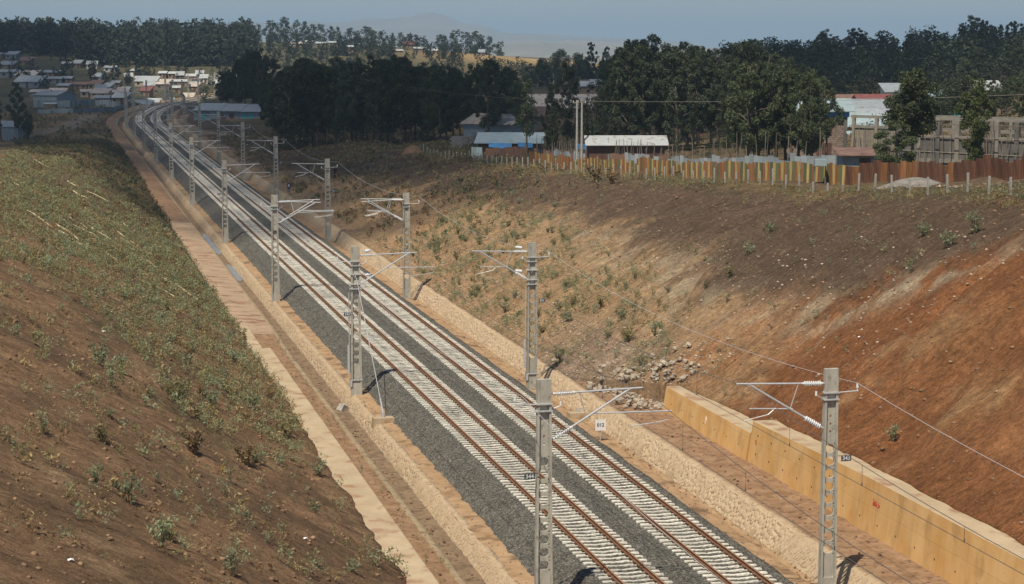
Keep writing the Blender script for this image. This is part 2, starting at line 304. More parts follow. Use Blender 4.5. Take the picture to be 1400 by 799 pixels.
def ground_cols(x, y):
    d = x - off(y); tr, _ = toeR(y); tl, _ = toeL(y); cr = crestR(y)
    t = (d-tr)/(cr-tr)
    C = lambda r, g, b: np.array([r, g, b])[None, :]
    def mixc(a, b, f): return a*(1-f[:, None]) + b*f[:, None]
    n0 = fbm(x/5, y/5, 21)-.5; n1 = fbm(x/1.6, y/1.6, 23)-.5; n2 = fbm(x/18, y/18, 25)-.5
    st = fbm((x+.9*y)/14, (y-.45*x)/1.5, 27)-.5                      # streaks running down the right slope
    dark = C(.118, .080, .054); tan = C(.36, .236, .13); orange = C(.235, .102, .043); pale = C(.42, .34, .23)
    one = np.ones(len(x))
    lower = mixc(orange*one[:, None], tan*one[:, None], sm(101, 111, y + n0*16 + n1*4))
    lower = mixc(lower, orange*1.25*one[:, None], sm(.05, .25, st*.5 + n0*.5 + n1*.5)*.6)
    lower = mixc(lower, C(.42, .29, .16)*one[:, None], sm(.10, .2, n0+n1*.5)*.3)
    tb = np.interp(y, [80, 92, 94, 96, 100, 109, 127, 148, 170, 213, 260, 330], [.98, .84, .75, .66, .5, .34, .48, .53, .55, .58, .45, .1])
    f_dark = np.clip(sm(-.13, .13, t - tb + n0*.30 + n1*.22 + (RNG.random(len(x))-.5)*.10), 0, 1)
    right = mixc(lower, dark*one[:, None], f_dark)
    band = np.exp(-((t-tb+.05+n0*.1)/.09)**2)*sm(90, 97, y)*(1-sm(150, 190, y))*sm(-.05, .12, n1+.5*st)
    right = mixc(right, pale*one[:, None], np.clip(band, 0, 1)*.7)
    for bx_, by_, rx_, ry_, cc, am in ((13.6, 109.5, 3.2, 3.0, (.38,.17,.066), .7), (15.6, 80.5, 1.8, 2.4, (.40,.245,.12), .7), (14.2, 75.5, 1.5, 2.2, (.34,.16,.07), .6), (17.5, 88.0, 2.0, 3.2, (.30,.17,.08), .35), (19.0, 84.5, 1.6, 2.6, (.27,.125,.055), .4)):
        g_ = np.exp(-(((x-bx_)/rx_)**2+((y-by_)/ry_)**2))*(.4+1.6*sm(-.1, .15, n1+n0)); right = mixc(right, C(*cc)*one[:, None], np.clip(g_, 0, 1)*am)
    rub = np.exp(-((y-122)/9)**2)*sm(.3, .12, t) ; right = mixc(right, C(.26, .20, .15)*one[:, None], np.clip(rub, 0, 1)*.7)
    gr = C(.105, .085, .043); dry = C(.20, .135, .06); dusty = C(.24, .17, .11); grn = C(.07, .075, .035)
    field = mixc(gr*one[:, None], dry*one[:, None], sm(-.1, .12, n2+n0*.5))
    field = mixc(field, dusty*.7*one[:, None], sm(.06, .16, n0+n1*.5)*.6)
    right = mixc(right, field, sm(.92, 1.04, t + n0*.12))
    redb = C(.255, .158, .090); redd = C(.185, .117, .069); tan2 = C(.37, .25, .145)
    st2 = fbm((x-.6*y)/12, (y+.5*x)/1.6, 29)-.5
    left = mixc(redb*one[:, None], redd*one[:, None], sm(-.12, .12, n0 + st2*.35))
    left = mixc(left, tan2*one[:, None], sm(.10, .24, n1*.7+n0*.4+st2*.35)*.7)
    u = tl-d
    left = mixc(left, grn*one[:, None], sm(-.02, .10, n2*.8 + n1*.4 + (sm(120, 190, y)-.55)*.35)*.55)
    left = mixc(left, field, sm(400, 440, y+n0*40))
    c = np.where((d >= 0)[:, None], right, left)
    # gravel road on the left plain and the earth track right of the railway
    rd = np.interp(y, [395, 440, 480, 520, 560, 620], [-44, -30, -20.5, -16.5, -14, -12])
    c = mixc(c, C(.21, .165, .125)*one[:, None], (1-sm(2.0, 4.0, np.abs(x-rd)+n1*2))*sm(390, 400, y)*(1-sm(640, 660, y)))
    rp = np.interp(y, [350, 385, 420, 470, 520, 560], [31, 22, 14, 8.2, 8.0, 12])
    c = mixc(c, C(.30, .22, .15)*one[:, None], (1-sm(.8, 1.6, np.abs(x-rp)+n1))*sm(345, 350, y)*(1-sm(560, 570, y)))
    yard = sm(18, 30, x)*(1-sm(75, 90, x))*sm(420, 435, y)*(1-sm(500, 520, y))
    c = mixc(c, C(.07, .055, .045)*one[:, None], yard*.7)
    yd = sm(30.5, 32, d)*(1-sm(120, 140, d))*sm(90, 120, y)*(1-sm(300, 340, y))
    c = mixc(c, C(.15, .105, .07)*one[:, None], yd*sm(-.15, .1, n0+n1)*.8)
    far = sm(1250, 1600, y)*1.0; c = mixc(c, C(.085, .08, .045)*one[:, None], sm(560, 640, y)*(1-sm(1250, 1600, y))*.85); c = mixc(c, C(.23, .17, .085)*one[:, None], far*sm(-.1, .1, fbm(x/120, y/160, 31)-.45))
    rg = sm(900, 960, y)*(1-sm(1300, 1400, y))*(1-sm(150, 175, x)); c = mixc(c, C(.10, .095, .05)*one[:, None], rg*.7)
    bare = np.exp(-(((x-205)/45)**2+((y-985)/110)**2)); c = mixc(c, C(.30, .21, .10)*one[:, None], np.clip(bare*1.4, 0, 1))
    road = (1-sm(4, 9, np.abs(x-215-(y-960)*.25+8*np.sin(y/25))))*sm(880, 900, y)*(1-sm(1060, 1080, y)); c = mixc(c, C(.42, .31, .2)*one[:, None], road)
    pl = sm(2200, 3500, y); c = mixc(c, mixc(C(.13, .11, .07)*one[:, None], C(.30, .25, .17)*one[:, None], sm(.42, .58, fbm(x/420, y/1500, 33))), pl)
    return c
def make_ground():
    ys = np.concatenate([np.arange(-80, 46, 6.0), np.arange(46, 140, .42), np.arange(140, 260, .75), np.arange(260, 520, 1.6), np.arange(520, 1400, 6.0)])
    g = [1400.0]; 
    while g[-1] < 30000: g.append(g[-1]+max(12, (g[-1]-1300)*.09))
    ys = np.concatenate([ys, g])
    us = list(np.arange(0, 24, .42)); st = .46
    while us[-1] < 16000: us.append(us[-1]+st); st = min(st*1.075, 900)
    us = np.array(us); nu = len(us); ny = len(ys)
    tl, zl = toeL(ys); tr, zr = toeR(ys); o = off(ys)
    X = np.zeros((ny, 2*nu+2)); Y = np.repeat(ys[:, None], 2*nu+2, 1)
    X[:, :nu] = (o+tl)[:, None] - us[::-1][None, :]; X[:, nu] = o+tl+.06; X[:, nu+1] = o+tr-.06; X[:, nu+2:] = (o+tr)[:, None] + us[None, :]
    x = X.ravel(); y = Y.ravel()
    Z = np.concatenate([ground_z(a, b) for a, b in zip(np.array_split(x, 8), np.array_split(y, 8))])
    cols = ground_cols(x, y)
    n = 2*nu+2; i = np.arange(ny-1)[:, None]*n + np.arange(n-1)[None, :]; i = i.ravel()
    F = np.stack([i, i+1, i+n+1, i+n], 1)
    me = npmesh('ground', np.stack([x, y, Z], 1), F, M['soil'], cols, smooth=True)
    tag(ob('ground', me), 'reddish brown cutting slopes and dry ground reaching to the horizon', None, kind='structure')
make_ground()
# far hills
def make_hills():
    for nm, dist, prof, col in (('far_hills', 11500, [(180,60),(300,52),(330,36),(345,29),(365,31),(400,38),(436,31),(470,30),(505,26),(528,26.5),(563,24.5),(586,18.7),(609,21.6),(638,31.7),(669,36),(692,44.6),(740,47),(800,51),(860,55),(930,58)], (.20,.165,.12)),
                               ('low_hills', 7800, [(560,66),(640,62),(690,58),(740,57),(800,58),(850,62),(900,64),(1000,66),(1100,68)], (.25,.21,.14))):
        px = np.linspace(prof[0][0], prof[-1][0], 260); py = np.interp(px, [a for a, b in prof], [b for a, b in prof])
        pts = [at(a, dist) for a in px]
        x0 = np.array([p.x for p in pts]); y0 = np.array([p.y for p in pts]); top = CAM_LOC[2] + dist*(53.2-py)/FPX/math.cos(PITCH)
        top = top + (fbm(px/9, px*0, 41)-.5)*14
        base = -64; rows = 14; V = []
        for k in range(rows+1):
            f = k/rows; z = base + (np.maximum(top-base, 1))*np.sin(f*math.pi)**1.2
            dep = (f-.5)*5200
            nz = (fbm(x0/260, np.full_like(x0, dep/300), 43)-.5)*60*np.sin(f*math.pi)*(1-.7*np.exp(-((f-.5)/.12)**2))
            V.append(np.stack([x0+dep*math.sin(YAW), y0+dep*math.cos(YAW), z+nz], 1))
        V = np.concatenate(V); n = len(px)
        i = (np.arange(rows)[:, None]*n + np.arange(n-1)[None, :]).ravel(); F = np.stack([i, i+1, i+n+1, i+n], 1)
        m = mat(nm+' grass', tuple(c*.75 for c in col), tuple(c*1.2 for c in col), .0022, .97, 0, detail=8)
        tag(ob(nm, npmesh(nm, V, F, m, smooth=True)), kind='structure')
make_hills()
# ------------------------------------------------------------------ strips along the line
def strip(name, ys, prof, m, jit=0.0, kind='structure', seed=1, smooth=False, parent=None):
    "prof: function y -> list of (d, z)"
    ys = np.asarray(ys, float); rows = [prof(float(y)) for y in ys]; k = len(rows[0])
    P = np.array(rows); o = off(ys)[:, None]
    X = P[:, :, 0]+o; Z = P[:, :, 1]; Y = np.repeat(ys[:, None], k, 1)
    if jit:
        Z = Z + (fbm(X/.5, Y/.5, seed)-.5)*jit*2; X = X + (fbm(Y/.9, Z*0+seed, seed+3)-.5)*jit*1.6
    V = np.stack([X.ravel(), Y.ravel(), Z.ravel()], 1); n = len(ys)
    i = (np.arange(n-1)[:, None]*k + np.arange(k-1)[None, :]).ravel()
    F = np.stack([i, i+1, i+k+1, i+k], 1)
    o_ = ob(name, npmesh(name, V, F, m, smooth=smooth), parent)
    if parent is None and kind: o_['kind'] = kind
    return o_
def dens(pts, step, fixed=0):
    out = []
    for (a, za), (b, zb) in zip(pts[:-1], pts[1:]):
        k = fixed or max(1, int(math.ceil(abs(b-a)/step)))
        out += [(a+(b-a)*j/k, za+(zb-za)*j/k) for j in range(k)]
    return out+[pts[-1]]
Y1 = np.concatenate([np.arange(46, 150, .5), np.arange(150, 320, 1.2), np.arange(320, 1001, 5.0)])
# berm between slope toe (left) and ditch
def bermL(y):
    zb = np.interp(y, [140, 152], [-.92, -.52]); a = np.interp(y, [140, 152], [-11.4, -11.0])
    return dens([(a, zb+np.interp(y, [140, 152], [.0, .12])), (-9.4, zb+.05), (-8.0, zb-.08)], .4, 5)
strip('berm_soil', Y1[Y1 < 149], bermL, M['dirt'], .10, seed=2)
strip('berm_pavement', Y1[(Y1 >= 147.4) & (Y1 < 240)], bermL, M['pave'], .03, seed=3)
strip('berm_soil', Y1[Y1 >= 238.5], bermL, M['dirt'], .10, seed=2)
strip('ditch_edge', Y1, lambda y: [(-8.03, -1.3), (-8.02, np.interp(y, [140, 152], [-.93, -.56])), (-7.7, np.interp(y, [140, 152], [-1.0, -.68])), (-7.5, -1.4), (-7.4, -1.62)], M['ditchedge'], .03, seed=4)
strip('ditch_bed', Y1, lambda y: dens([(-7.55, -1.5), (-7.35, -1.62), (-6.4, -1.60)], .2), M['ditch'], .09, seed=5)
strip('earth_shelf', Y1, lambda y: dens([(-6.02, -.94), (-5.75, -.89), (-5.0, -.84), (-4.4, -1.0)], .25), M['shelf'], .05, seed=6)
strip('earth_shelf', Y1, lambda y: dens([(4.4, -1.05), (4.85, -.92), (5.3, -1.0), (5.65, -1.02), (5.9, -1.18), (6.15, -1.16), (6.4, -1.1)], .2), M['shelf'], .06, seed=7)
strip('bench', Y1[Y1 < 124], lambda y: dens([(7.0, -.26), (7.24, -.13), (7.6, -.10), (9.9, -.06), (11.4, .2 if y > 108 else -.06)], .35), M['dirt'], .09, seed=8)
# water lying in the ditch
mw, tw, pw = nmat('ditch water'); pw.inputs['Base Color'].default_value = (.22, .21, .19, 1); pw.inputs['Roughness'].default_value = .22; pw.inputs['Specular IOR Level'].default_value = .6
for k, (a, b, l, r) in enumerate(((212, 236, -7.05, -6.5), (188, 203, -7.25, -6.45))):
    yy = np.arange(a, b+.1, .5); nz = fbm(yy/3, yy*0, 51+k)
    V = []; 
    for q, n_ in zip(yy, nz):
        tp = min(1, (q-a)/2, (b-q)/2)+.05; c = (l+r)/2
        V += [(c-(c-l)*tp*(.5+n_), q, -1.565), (c+(r-c)*tp*(.5+n_), q, -1.565)]
    F = [(2*i, 2*i+1, 2*i+3, 2*i+2) for i in range(len(yy)-1)]
    tag(ob('ditch_water', npmesh('ditch_water', V, F, mw)), kind='structure')
# ------------------------------------------------------------------ ballast
def ballastmat():
    m, t, p = nmat('ballast stone'); N = t.nodes; L = t.links; tc = N.new('ShaderNodeTexCoord')
    v = N.new('ShaderNodeTexVoronoi'); v.inputs['Scale'].default_value = 15; v.inputs['Randomness'].default_value = 1; L.new(tc.outputs['Object'], v.inputs['Vector'])
    sx = N.new('ShaderNodeSeparateColor'); L.new(v.outputs['Color'], sx.inputs[0])
    cr = N.new('ShaderNodeValToRGB'); e = cr.color_ramp.elements; e[0].color = (.050, .047, .040, 1); e[1].color = (.215, .20, .165, 1); e[1].position = 1
    x = e.new(.55); x.color = (.10, .094, .080, 1)
    L.new(sx.outputs[0], cr.inputs[0])
    n = N.new('ShaderNodeTexNoise'); n.inputs['Scale'].default_value = .8; n.inputs['Detail'].default_value = 3; L.new(tc.outputs['Object'], n.inputs['Vector'])
    mr = N.new('ShaderNodeMapRange'); mr.inputs[1].default_value = .3; mr.inputs[2].default_value = .7; mr.inputs[3].default_value = .85; mr.inputs[4].default_value = 1.12; L.new(n.outputs[0], mr.inputs[0])
    vm = N.new('ShaderNodeVectorMath'); vm.operation = 'SCALE'; L.new(cr.outputs[0], vm.inputs[0]); L.new(mr.outputs[0], vm.inputs['Scale'])
    L.new(vm.outputs[0], p.inputs['Base Color']); p.inputs['Roughness'].default_value = .9; p.inputs['Specular IOR Level'].default_value = .2
    iv = N.new('ShaderNodeMath'); iv.operation = 'SUBTRACT'; iv.inputs[0].default_value = 1; L.new(v.outputs['Distance'], iv.inputs[1])
    b = N.new('ShaderNodeBump'); b.inputs['Strength'].default_value = 1; b.inputs['Distance'].default_value = .05; L.new(iv.outputs[0], b.inputs['Height']); L.new(b.outputs[0], p.inputs['Normal'])
    return m
M['ballast'] = ballastmat()
def make_ballast():
    def prof(dd, yy):
        a = np.abs(dd) + (fbm(yy/1.4, np.sign(dd)*5+7.5, 63)-.5)*.36*sm(3.6, 4.6, np.abs(dd)); z = np.full_like(dd, -.055)
        z = np.where(a < .7, -.075, z)                                # middle between the tracks
        tr = np.abs(a-2.0); z = np.where(tr < 1.25, -.035, z); z = np.where(tr < .5, -.055, z)
        edge = np.where(dd < 0, 3.75, 3.75); toe = np.where(dd < 0, 5.2, 4.95)
        z = np.where(a > edge, -.055-(a-edge)/(toe-edge)*.92, z)
        return z
    parts = []; base = 0; VV = []; FF = []
    for y0, y1, sy, sx in ((46, 132, .095, .095), (132, 240, .22, .16), (240, 1000, 4.0, .35)):
        ys = np.arange(y0, y1+sy*.99, sy); ds = np.arange(-5.4, 5.31, sx)
        D, Y = np.meshgrid(ds, ys); jit = .05 if sy < 1 else .0
        Z = prof(D, Y) + (RNG.random(D.shape)-.5)*jit + (fbm(D/.8, Y/.8, 61)-.5)*.05
        X = D + off(Y) + (RNG.random(D.shape)-.5)*sx*.6; Yj = Y + (RNG.random(D.shape)-.5)*min(sy, .2)*.6
        n = len(ds); i = (np.arange(len(ys)-1)[:, None]*n + np.arange(n-1)[None, :]).ravel()
        VV.append(np.stack([X.ravel(), Yj.ravel(), Z.ravel()], 1)); FF.append(np.stack([i, i+1, i+n+1, i+n], 1)+base); base += X.size
    tag(ob('ballast', npmesh('ballast', np.concatenate(VV), np.concatenate(FF), M['ballast'])), 'dark grey crushed stone ballast under both tracks', 'ballast', kind='stuff')
make_ballast()
# ------------------------------------------------------------------ tracks
def frame(y, d):
    "point and heading at lateral offset d"
    o0 = float(off(y)); o1 = float(off(y+.5)); a = math.atan2(o1-o0, .5)
    return o0+d*math.cos(a), y-d*math.sin(a), a
SP = .575
def sleeper_mesh():
    b = MB(); st = [(-1.3, .0, .135), (-1.2, .01, .14), (-.45, -.005, .125), (0, -.035, .105), (.45, -.005, .125), (1.2, .01, .14), (1.3, .0, .135)]
    p = []
    for x, z, hw in st: p += [(x, -hw*.8-.01, -.2), (x, -hw*.68, z), (x, hw*.68, z), (x, hw*.8+.01, -.2)]
    f = []
    for k in range(len(st)-1):
        f += [(4*k+j, 4*k+4+j, 4*k+5+j, 4*k+1+j) for j in range(3)]
    f += [(0, 1, 2, 3), (27, 26, 25, 24)]
    b.poly(p, [tuple(reversed(q)) for q in f], 0)
    for s in (-1, 1):
        for e in (-1, 1): b.box(s*.7535+e*.12-.045, s*.7535+e*.12+.045, -.075, .075, .0, .055, 1)
    return b.mesh('sleeper', [M['sleeper'], M['clip']])
slm = sleeper_mesh()
RP = [(-.075, .01), (-.072, .03), (-.012, .052), (-.010, .145), (-.036, .155), (-.036, .183), (-.028, .19), (.028, .19), (.036, .183), (.036, .155), (.010, .145), (.012, .052), (.072, .03), (.075, .01)]
ysr = np.concatenate([np.arange(46, 500, 6.0), np.arange(500, 1001, 8.0)])
for side, d0, lab in ((-1, -2.0, 'left railway track of rusty rails on white concrete sleepers'), (1, 2.0, 'right railway track of rusty rails on white concrete sleepers')):
    T = thing('railway_track', lab, 'railway track', (d0, 60, 0), group='parallel railway tracks')
    for s in (-1, 1):
        V = []; k = len(RP)
        for y in ysr:
            x, yy, a = frame(y, d0+s*.7535)
            V += [(x+u*math.cos(a)-d0, yy-u*math.sin(a)-60, z) for u, z in RP]
        F = []; mi = []
        for i in range(len(ysr)-1):
            for j in range(k-1): F.append((i*k+j, i*k+j+1, (i+1)*k+j+1, (i+1)*k+j)); mi.append(1 if 5 <= j <= 7 else 0)
        F = [tuple(reversed(f)) for f in F]
        o = ob('rail', npmesh('rail', V, F, [M['rail'], M['railhead']], midx=mi), T)
    for i in range(300):
        y = 64.0 + i*SP; x, yy, a = frame(y, d0)
        o = bpy.data.objects.new('sleeper', slm); link(o, T); o.location = (x-d0+random.uniform(-.015, .015), yy-60+random.uniform(-.02, .02), random.uniform(-.008, .008)); o.rotation_euler = (0, 0, -a+random.uniform(-.008, .008))
    V0 = np.array([v.co for v in slm.vertices])[:28]; F0 = [tuple(p.vertices) for p in slm.polygons][:18]
    Vs = []; Fs = []; b = 0; F0 = np.array([f for f in F0])
    for i in list(range(-30, 0)) + list(range(300, 1450)):
        y = 64.0 + i*SP; x, yy, a = frame(y, d0); c, s_ = math.cos(a), math.sin(a)
        Vs.append(np.stack([V0[:, 0]*c+V0[:, 1]*s_+x-d0, -V0[:, 0]*s_+V0[:, 1]*c+yy-60, V0[:, 2]], 1)); Fs.append(F0+b); b += 28
    o = ob('sleeper_run', npmesh('sleeper_run', np.concatenate(Vs), np.concatenate(Fs), M['sleeper']), T); o['kind'] = 'stuff'
# ------------------------------------------------------------------ masonry linings of dressed stones
def stone_mesh(seed):
    r = random.Random(seed); b = MB(); n = 8; ring = []
    for j, (sc_, z) in enumerate(((1.0, -.06), (.99, .003), (.94, .008))):
        for i in range(n):
            t = 2*math.pi*(i+.5)/n; q = max(abs(math.cos(t)), abs(math.sin(t)))
            k = .5*sc_*(1/q)**.93
            ring.append((k*math.cos(t)*(1+ (r.random()-.5)*.12 if j else 1), k*math.sin(t)*(1+(r.random()-.5)*.12 if j else 1), z+(r.random()-.5)*.01*(j == 2)))
    f = []
    for j in range(2): f += [(j*n+i, j*n+(i+1) % n, (j+1)*n+(i+1) % n, (j+1)*n+i) for i in range(n)]
    f.append(tuple(range(2*n, 3*n)))
    return b.poly(ring, f).mesh('stone', M['stone'])
STM = [stone_mesh(i) for i in range(6)]
def masonry(label, a, b, y0, yn, yend, flip):
    "a, b: (d, z) of toe and top; stones one by one from y0 to yn, then joined"
    T = thing('masonry_lining', label, 'masonry wall', (a[0], y0, a[1]), group='stone linings of the track bed')
    A = Vector((a[0], 0, a[1])); B = Vector((b[0], 0, b[1])); L = (B-A).length; up = (B-A).normalized()
    al = Vector((0, 1, 0)); nrm = al.cross(up) if not flip else up.cross(al)
    if nrm.z < 0: nrm = -nrm
    tp = b[0]+(.30 if b[0] > 0 else .28)
    lip = [(a[0], a[1]-.25), (a[0], a[1]), ((a[0]*.5+b[0]*.5), (a[1]+b[1])/2), b, (tp, b[1]+.03), (tp+.02, b[1]-.2)]
    ys = np.concatenate([np.arange(46, 200, .7), np.arange(200, 1001, 4.0)])
    V = []; k = len(lip)
    for y in ys:
        o = float(off(y))
        for j, (d, z) in enumerate(lip): V.append((d+o-a[0]+(vn(y/1.3, j*7.0, 71)-.5)*(.035 if j < 4 else .12)*(0 < j < 5), y-y0, z-a[1]+(vn(y/1.1, j*3.0, 72)-.5)*(.03 if j < 4 else .07)*(j > 1)))
    F = []
    for i in range(len(ys)-1): F += [(i*k+j, i*k+j+1, (i+1)*k+j+1, (i+1)*k+j) for j in range(k-1)]
    bed = ob('mortar_bed', npmesh('mortar_bed', V, F, M['mortar']), T)
    cnt = 0; rest = []
    r = random.Random(int(y0*10+a[0]*3))
    cells = []; y = 47.0
    while y < yend:                                                  # stones stand on end, in columns with broken joints
        wd = r.uniform(.15, .26); u = -r.uniform(0, .18)
        while u < L:
            hh = r.uniform(.2, .42); lo_, hi_ = max(u, .01), min(u+hh, L-.005)
            if hi_-lo_ > .07: cells.append((y+wd/2, (lo_+hi_)/2, wd, hi_-lo_))
            u += hh
        y += wd
    R = Matrix(((al.x, up.x, nrm.x), (al.y, up.y, nrm.y), (al.z, up.z, nrm.z)))
    for y, j, wd, hh in cells:
        if r.random() < .06: continue
        c = A + up*j + nrm*(-.002 + r.uniform(-.006, .006)); c.y = y; c.x += float(off(y))
        sx, sy = wd*r.uniform(.82, .95), hh*r.uniform(.9, .97)
        if y0 <= y and cnt < 300:
            o = bpy.data.objects.new('stone', r.choice(STM)); link(o, T); cnt += 1
            o.matrix_local = Matrix.Translation(c-Vector((a[0], y0, a[1]))) @ R.to_4x4() @ Matrix.Rotation(r.uniform(-.06, .06), 4, 'Z') @ Matrix.Diagonal((sx, sy, r.uniform(.8, 1.3), 1))
        else: rest.append((c-Vector((a[0], y0, a[1])), sx, sy, r.randrange(6)))
    V = []; F = []; b_ = 0; Rn = np.array(R)
    base = [np.array([v.co for v in m.vertices]) for m in STM]
    f4 = np.array([tuple(p.vertices) for p in STM[0].polygons][:16])
    top = [(16+0, 16+1, 16+2, 16+3), (16+0, 16+3, 16+4, 16+7), (16+4, 16+5, 16+6, 16+7)]
    f4 = np.concatenate([f4, np.array(top)])
    for c, sx, sy, q in rest:
        V.append((base[q]*np.array([sx, sy, 1]))@Rn.T + np.array(c)); F.append(f4+b_); b_ += 24
    o = ob('stone_course', npmesh('stone_course', np.concatenate(V), np.concatenate(F), M['stone']), T); o['kind'] = 'stuff'
    return T
masonry('left stone lining sloping down from the ballast into the ditch', (-6.48, -1.62), (-6.0, -.90), 78.0, 100, 230, True)
masonry('right stone lining rising from the ballast to the dirt bench', (6.15, -1.16), (6.92, -.12), 66.0, 90, 230, False)
# ------------------------------------------------------------------ retaining walls
def wall_prism(name, label, ys, front_base, front_top, back, zb, zt, mats, cat='retaining wall', step=None):
    T = thing(name, label, cat, (front_base, ys[0], zb)); b = MB()
    P = []
    for y in ys:
        zt_ = zt(y)
        P.append([(front_base, y, zb-.4), (front_base+(front_top-front_base)*.0, y, zb), (front_top, y, zt_-.02), (front_top+.04*(1 if back > front_top else -1), y, zt_), (back, y, zt_+.01), (back, y, zb-.4)])
    rel = lambda p: (p[0]-front_base, p[1]-ys[0], p[2]-zb)
    face = MB(); cop = MB(); n = len(P)
    pf = [rel(q) for r in P for q in r[:3]]; face.poly(pf, [f for i in range(n-1) for f in ((i*3, i*3+3, i*3+4, i*3+1), (i*3+1, i*3+4, i*3+5, i*3+2))])
    for e in (0, n-1): face.poly([rel(q) for q in P[e]], [tuple(range(6))])
    pc = [rel(q) for r in P for q in r[2:]]; cop.poly(pc, [f for i in range(n-1) for f in ((i*4, i*4+4, i*4+5, i*4+1), (i*4+1, i*4+5, i*4+6, i*4+2), (i*4+2, i*4+6, i*4+7, i*4+3))])
    face.build('wall_face', mats[0], T); cop.build('coping', mats[1], T)
    return T
wn = wall_prism('retaining_wall', 'taller ochre concrete retaining wall nearest the camera below the orange slope', list(np.arange(46, 94.3, 2.0))+[94.4], 9.68, 9.95, 11.3, -.1, lambda y: float(np.interp(y, [60, 80, 94.4], [2.2, 2.2, 1.92])), (M['wallc'], M['coping']))
wf = wall_prism('retaining_wall', 'lower ochre concrete retaining wall ending at the rubble heap', [94.46, 97, 100, 103, 106, 108.6], 9.60, 9.82, 11.2, -.1, lambda y: float(np.interp(y, [94, 108], [1.32, 1.28])), (M['wallc'], M['coping']))
# weep holes and formwork joints
for T, y0, y1, zt in ((wn, 47, 94, 2.0), (wf, 95, 108, 1.2)):
    fb = 9.68 if T is wn else 9.60; ft = 9.95 if T is wn else 9.82
    for y in np.arange(y0+.8, y1, 1.9):
        for z in ((.45, 1.35) if T is wn else (.5,)):
            xx = fb+(ft-fb)*(z+.1)/(zt+.1)
            MB().tube((xx-.012-fb, y-T.location.y, z+.1), (xx+.05-fb, y-T.location.y, z+.1), .045, 8).build('weep_hole', M['ink'], T)
# a red spray scrawl and a pale painted mark on the walls
def scrawl(T, y, z, m, strokes, s=.16):
    fb, ft, zt = (9.68, 9.95, 2.3) if T is wn else (9.60, 9.82, 1.4)
    b = MB()
    for st in strokes:
        pts = []
        for u, v in st:
            zz = z+v*s; xx = fb+(ft-fb)*(zz+.1)/zt; pts.append((xx-.012-fb, y-u*s-T.location.y, zz+.1))
        b.path(pts, .014, 5)
    return b.build('painted_mark', m, T)
M['redpaint'] = mat('red spray paint', (.42,.05,.03), (.5,.09,.05), 6, .7, 0)
scrawl(wn, 78.9, 1.15, M['redpaint'], [[(0,2),(.2,0),(.6,1),(.9,0),(1.0,2)], [(1.3,1.2),(1.7,1.4),(1.8,.6),(1.4,.2),(1.3,1)], [(2.2,1.6),(2.3,.2),(2.7,.8),(2.9,.1)], [(3.2,1.0),(3.5,1.3),(3.6,.3),(3.2,.3)], [(4.0,1.1),(4.3,.2),(4.5,1.0)]])
scrawl(wn, 93.6, .9, M['redpaint'], [[(0,1),(.5,2),(.9,.6),(.2,.2)], [(.2,1.1),(.9,1.2)]], .12)
scrawl(wf, 101.2, .55, M['white'], [[(0,3),(.2,2),(0,0)], [(0,2.8),(.8,2.2),(1,1.2)], [(-.2,0),(1.2,.1)]], .12)
# concrete strip on the left: two lengths, the nearer one stepped out
wall_prism('concrete_kerb_wall', 'long pale concrete strip at the foot of the left slope', list(np.arange(46, 136.2, 3.0))+[136.4], -9.42, -9.44, -10.95, -.95, lambda y: .0+.015*math.sin(y), (M['coping'], M['coping']), 'concrete strip')
wall_prism('concrete_kerb_wall', 'short narrow concrete strip set back at the far end of the left strip', [136.46, 140, 144, 147.2], -9.95, -9.97, -10.9, -.95, lambda y: -.02, (M['coping'], M['coping']), 'concrete strip')
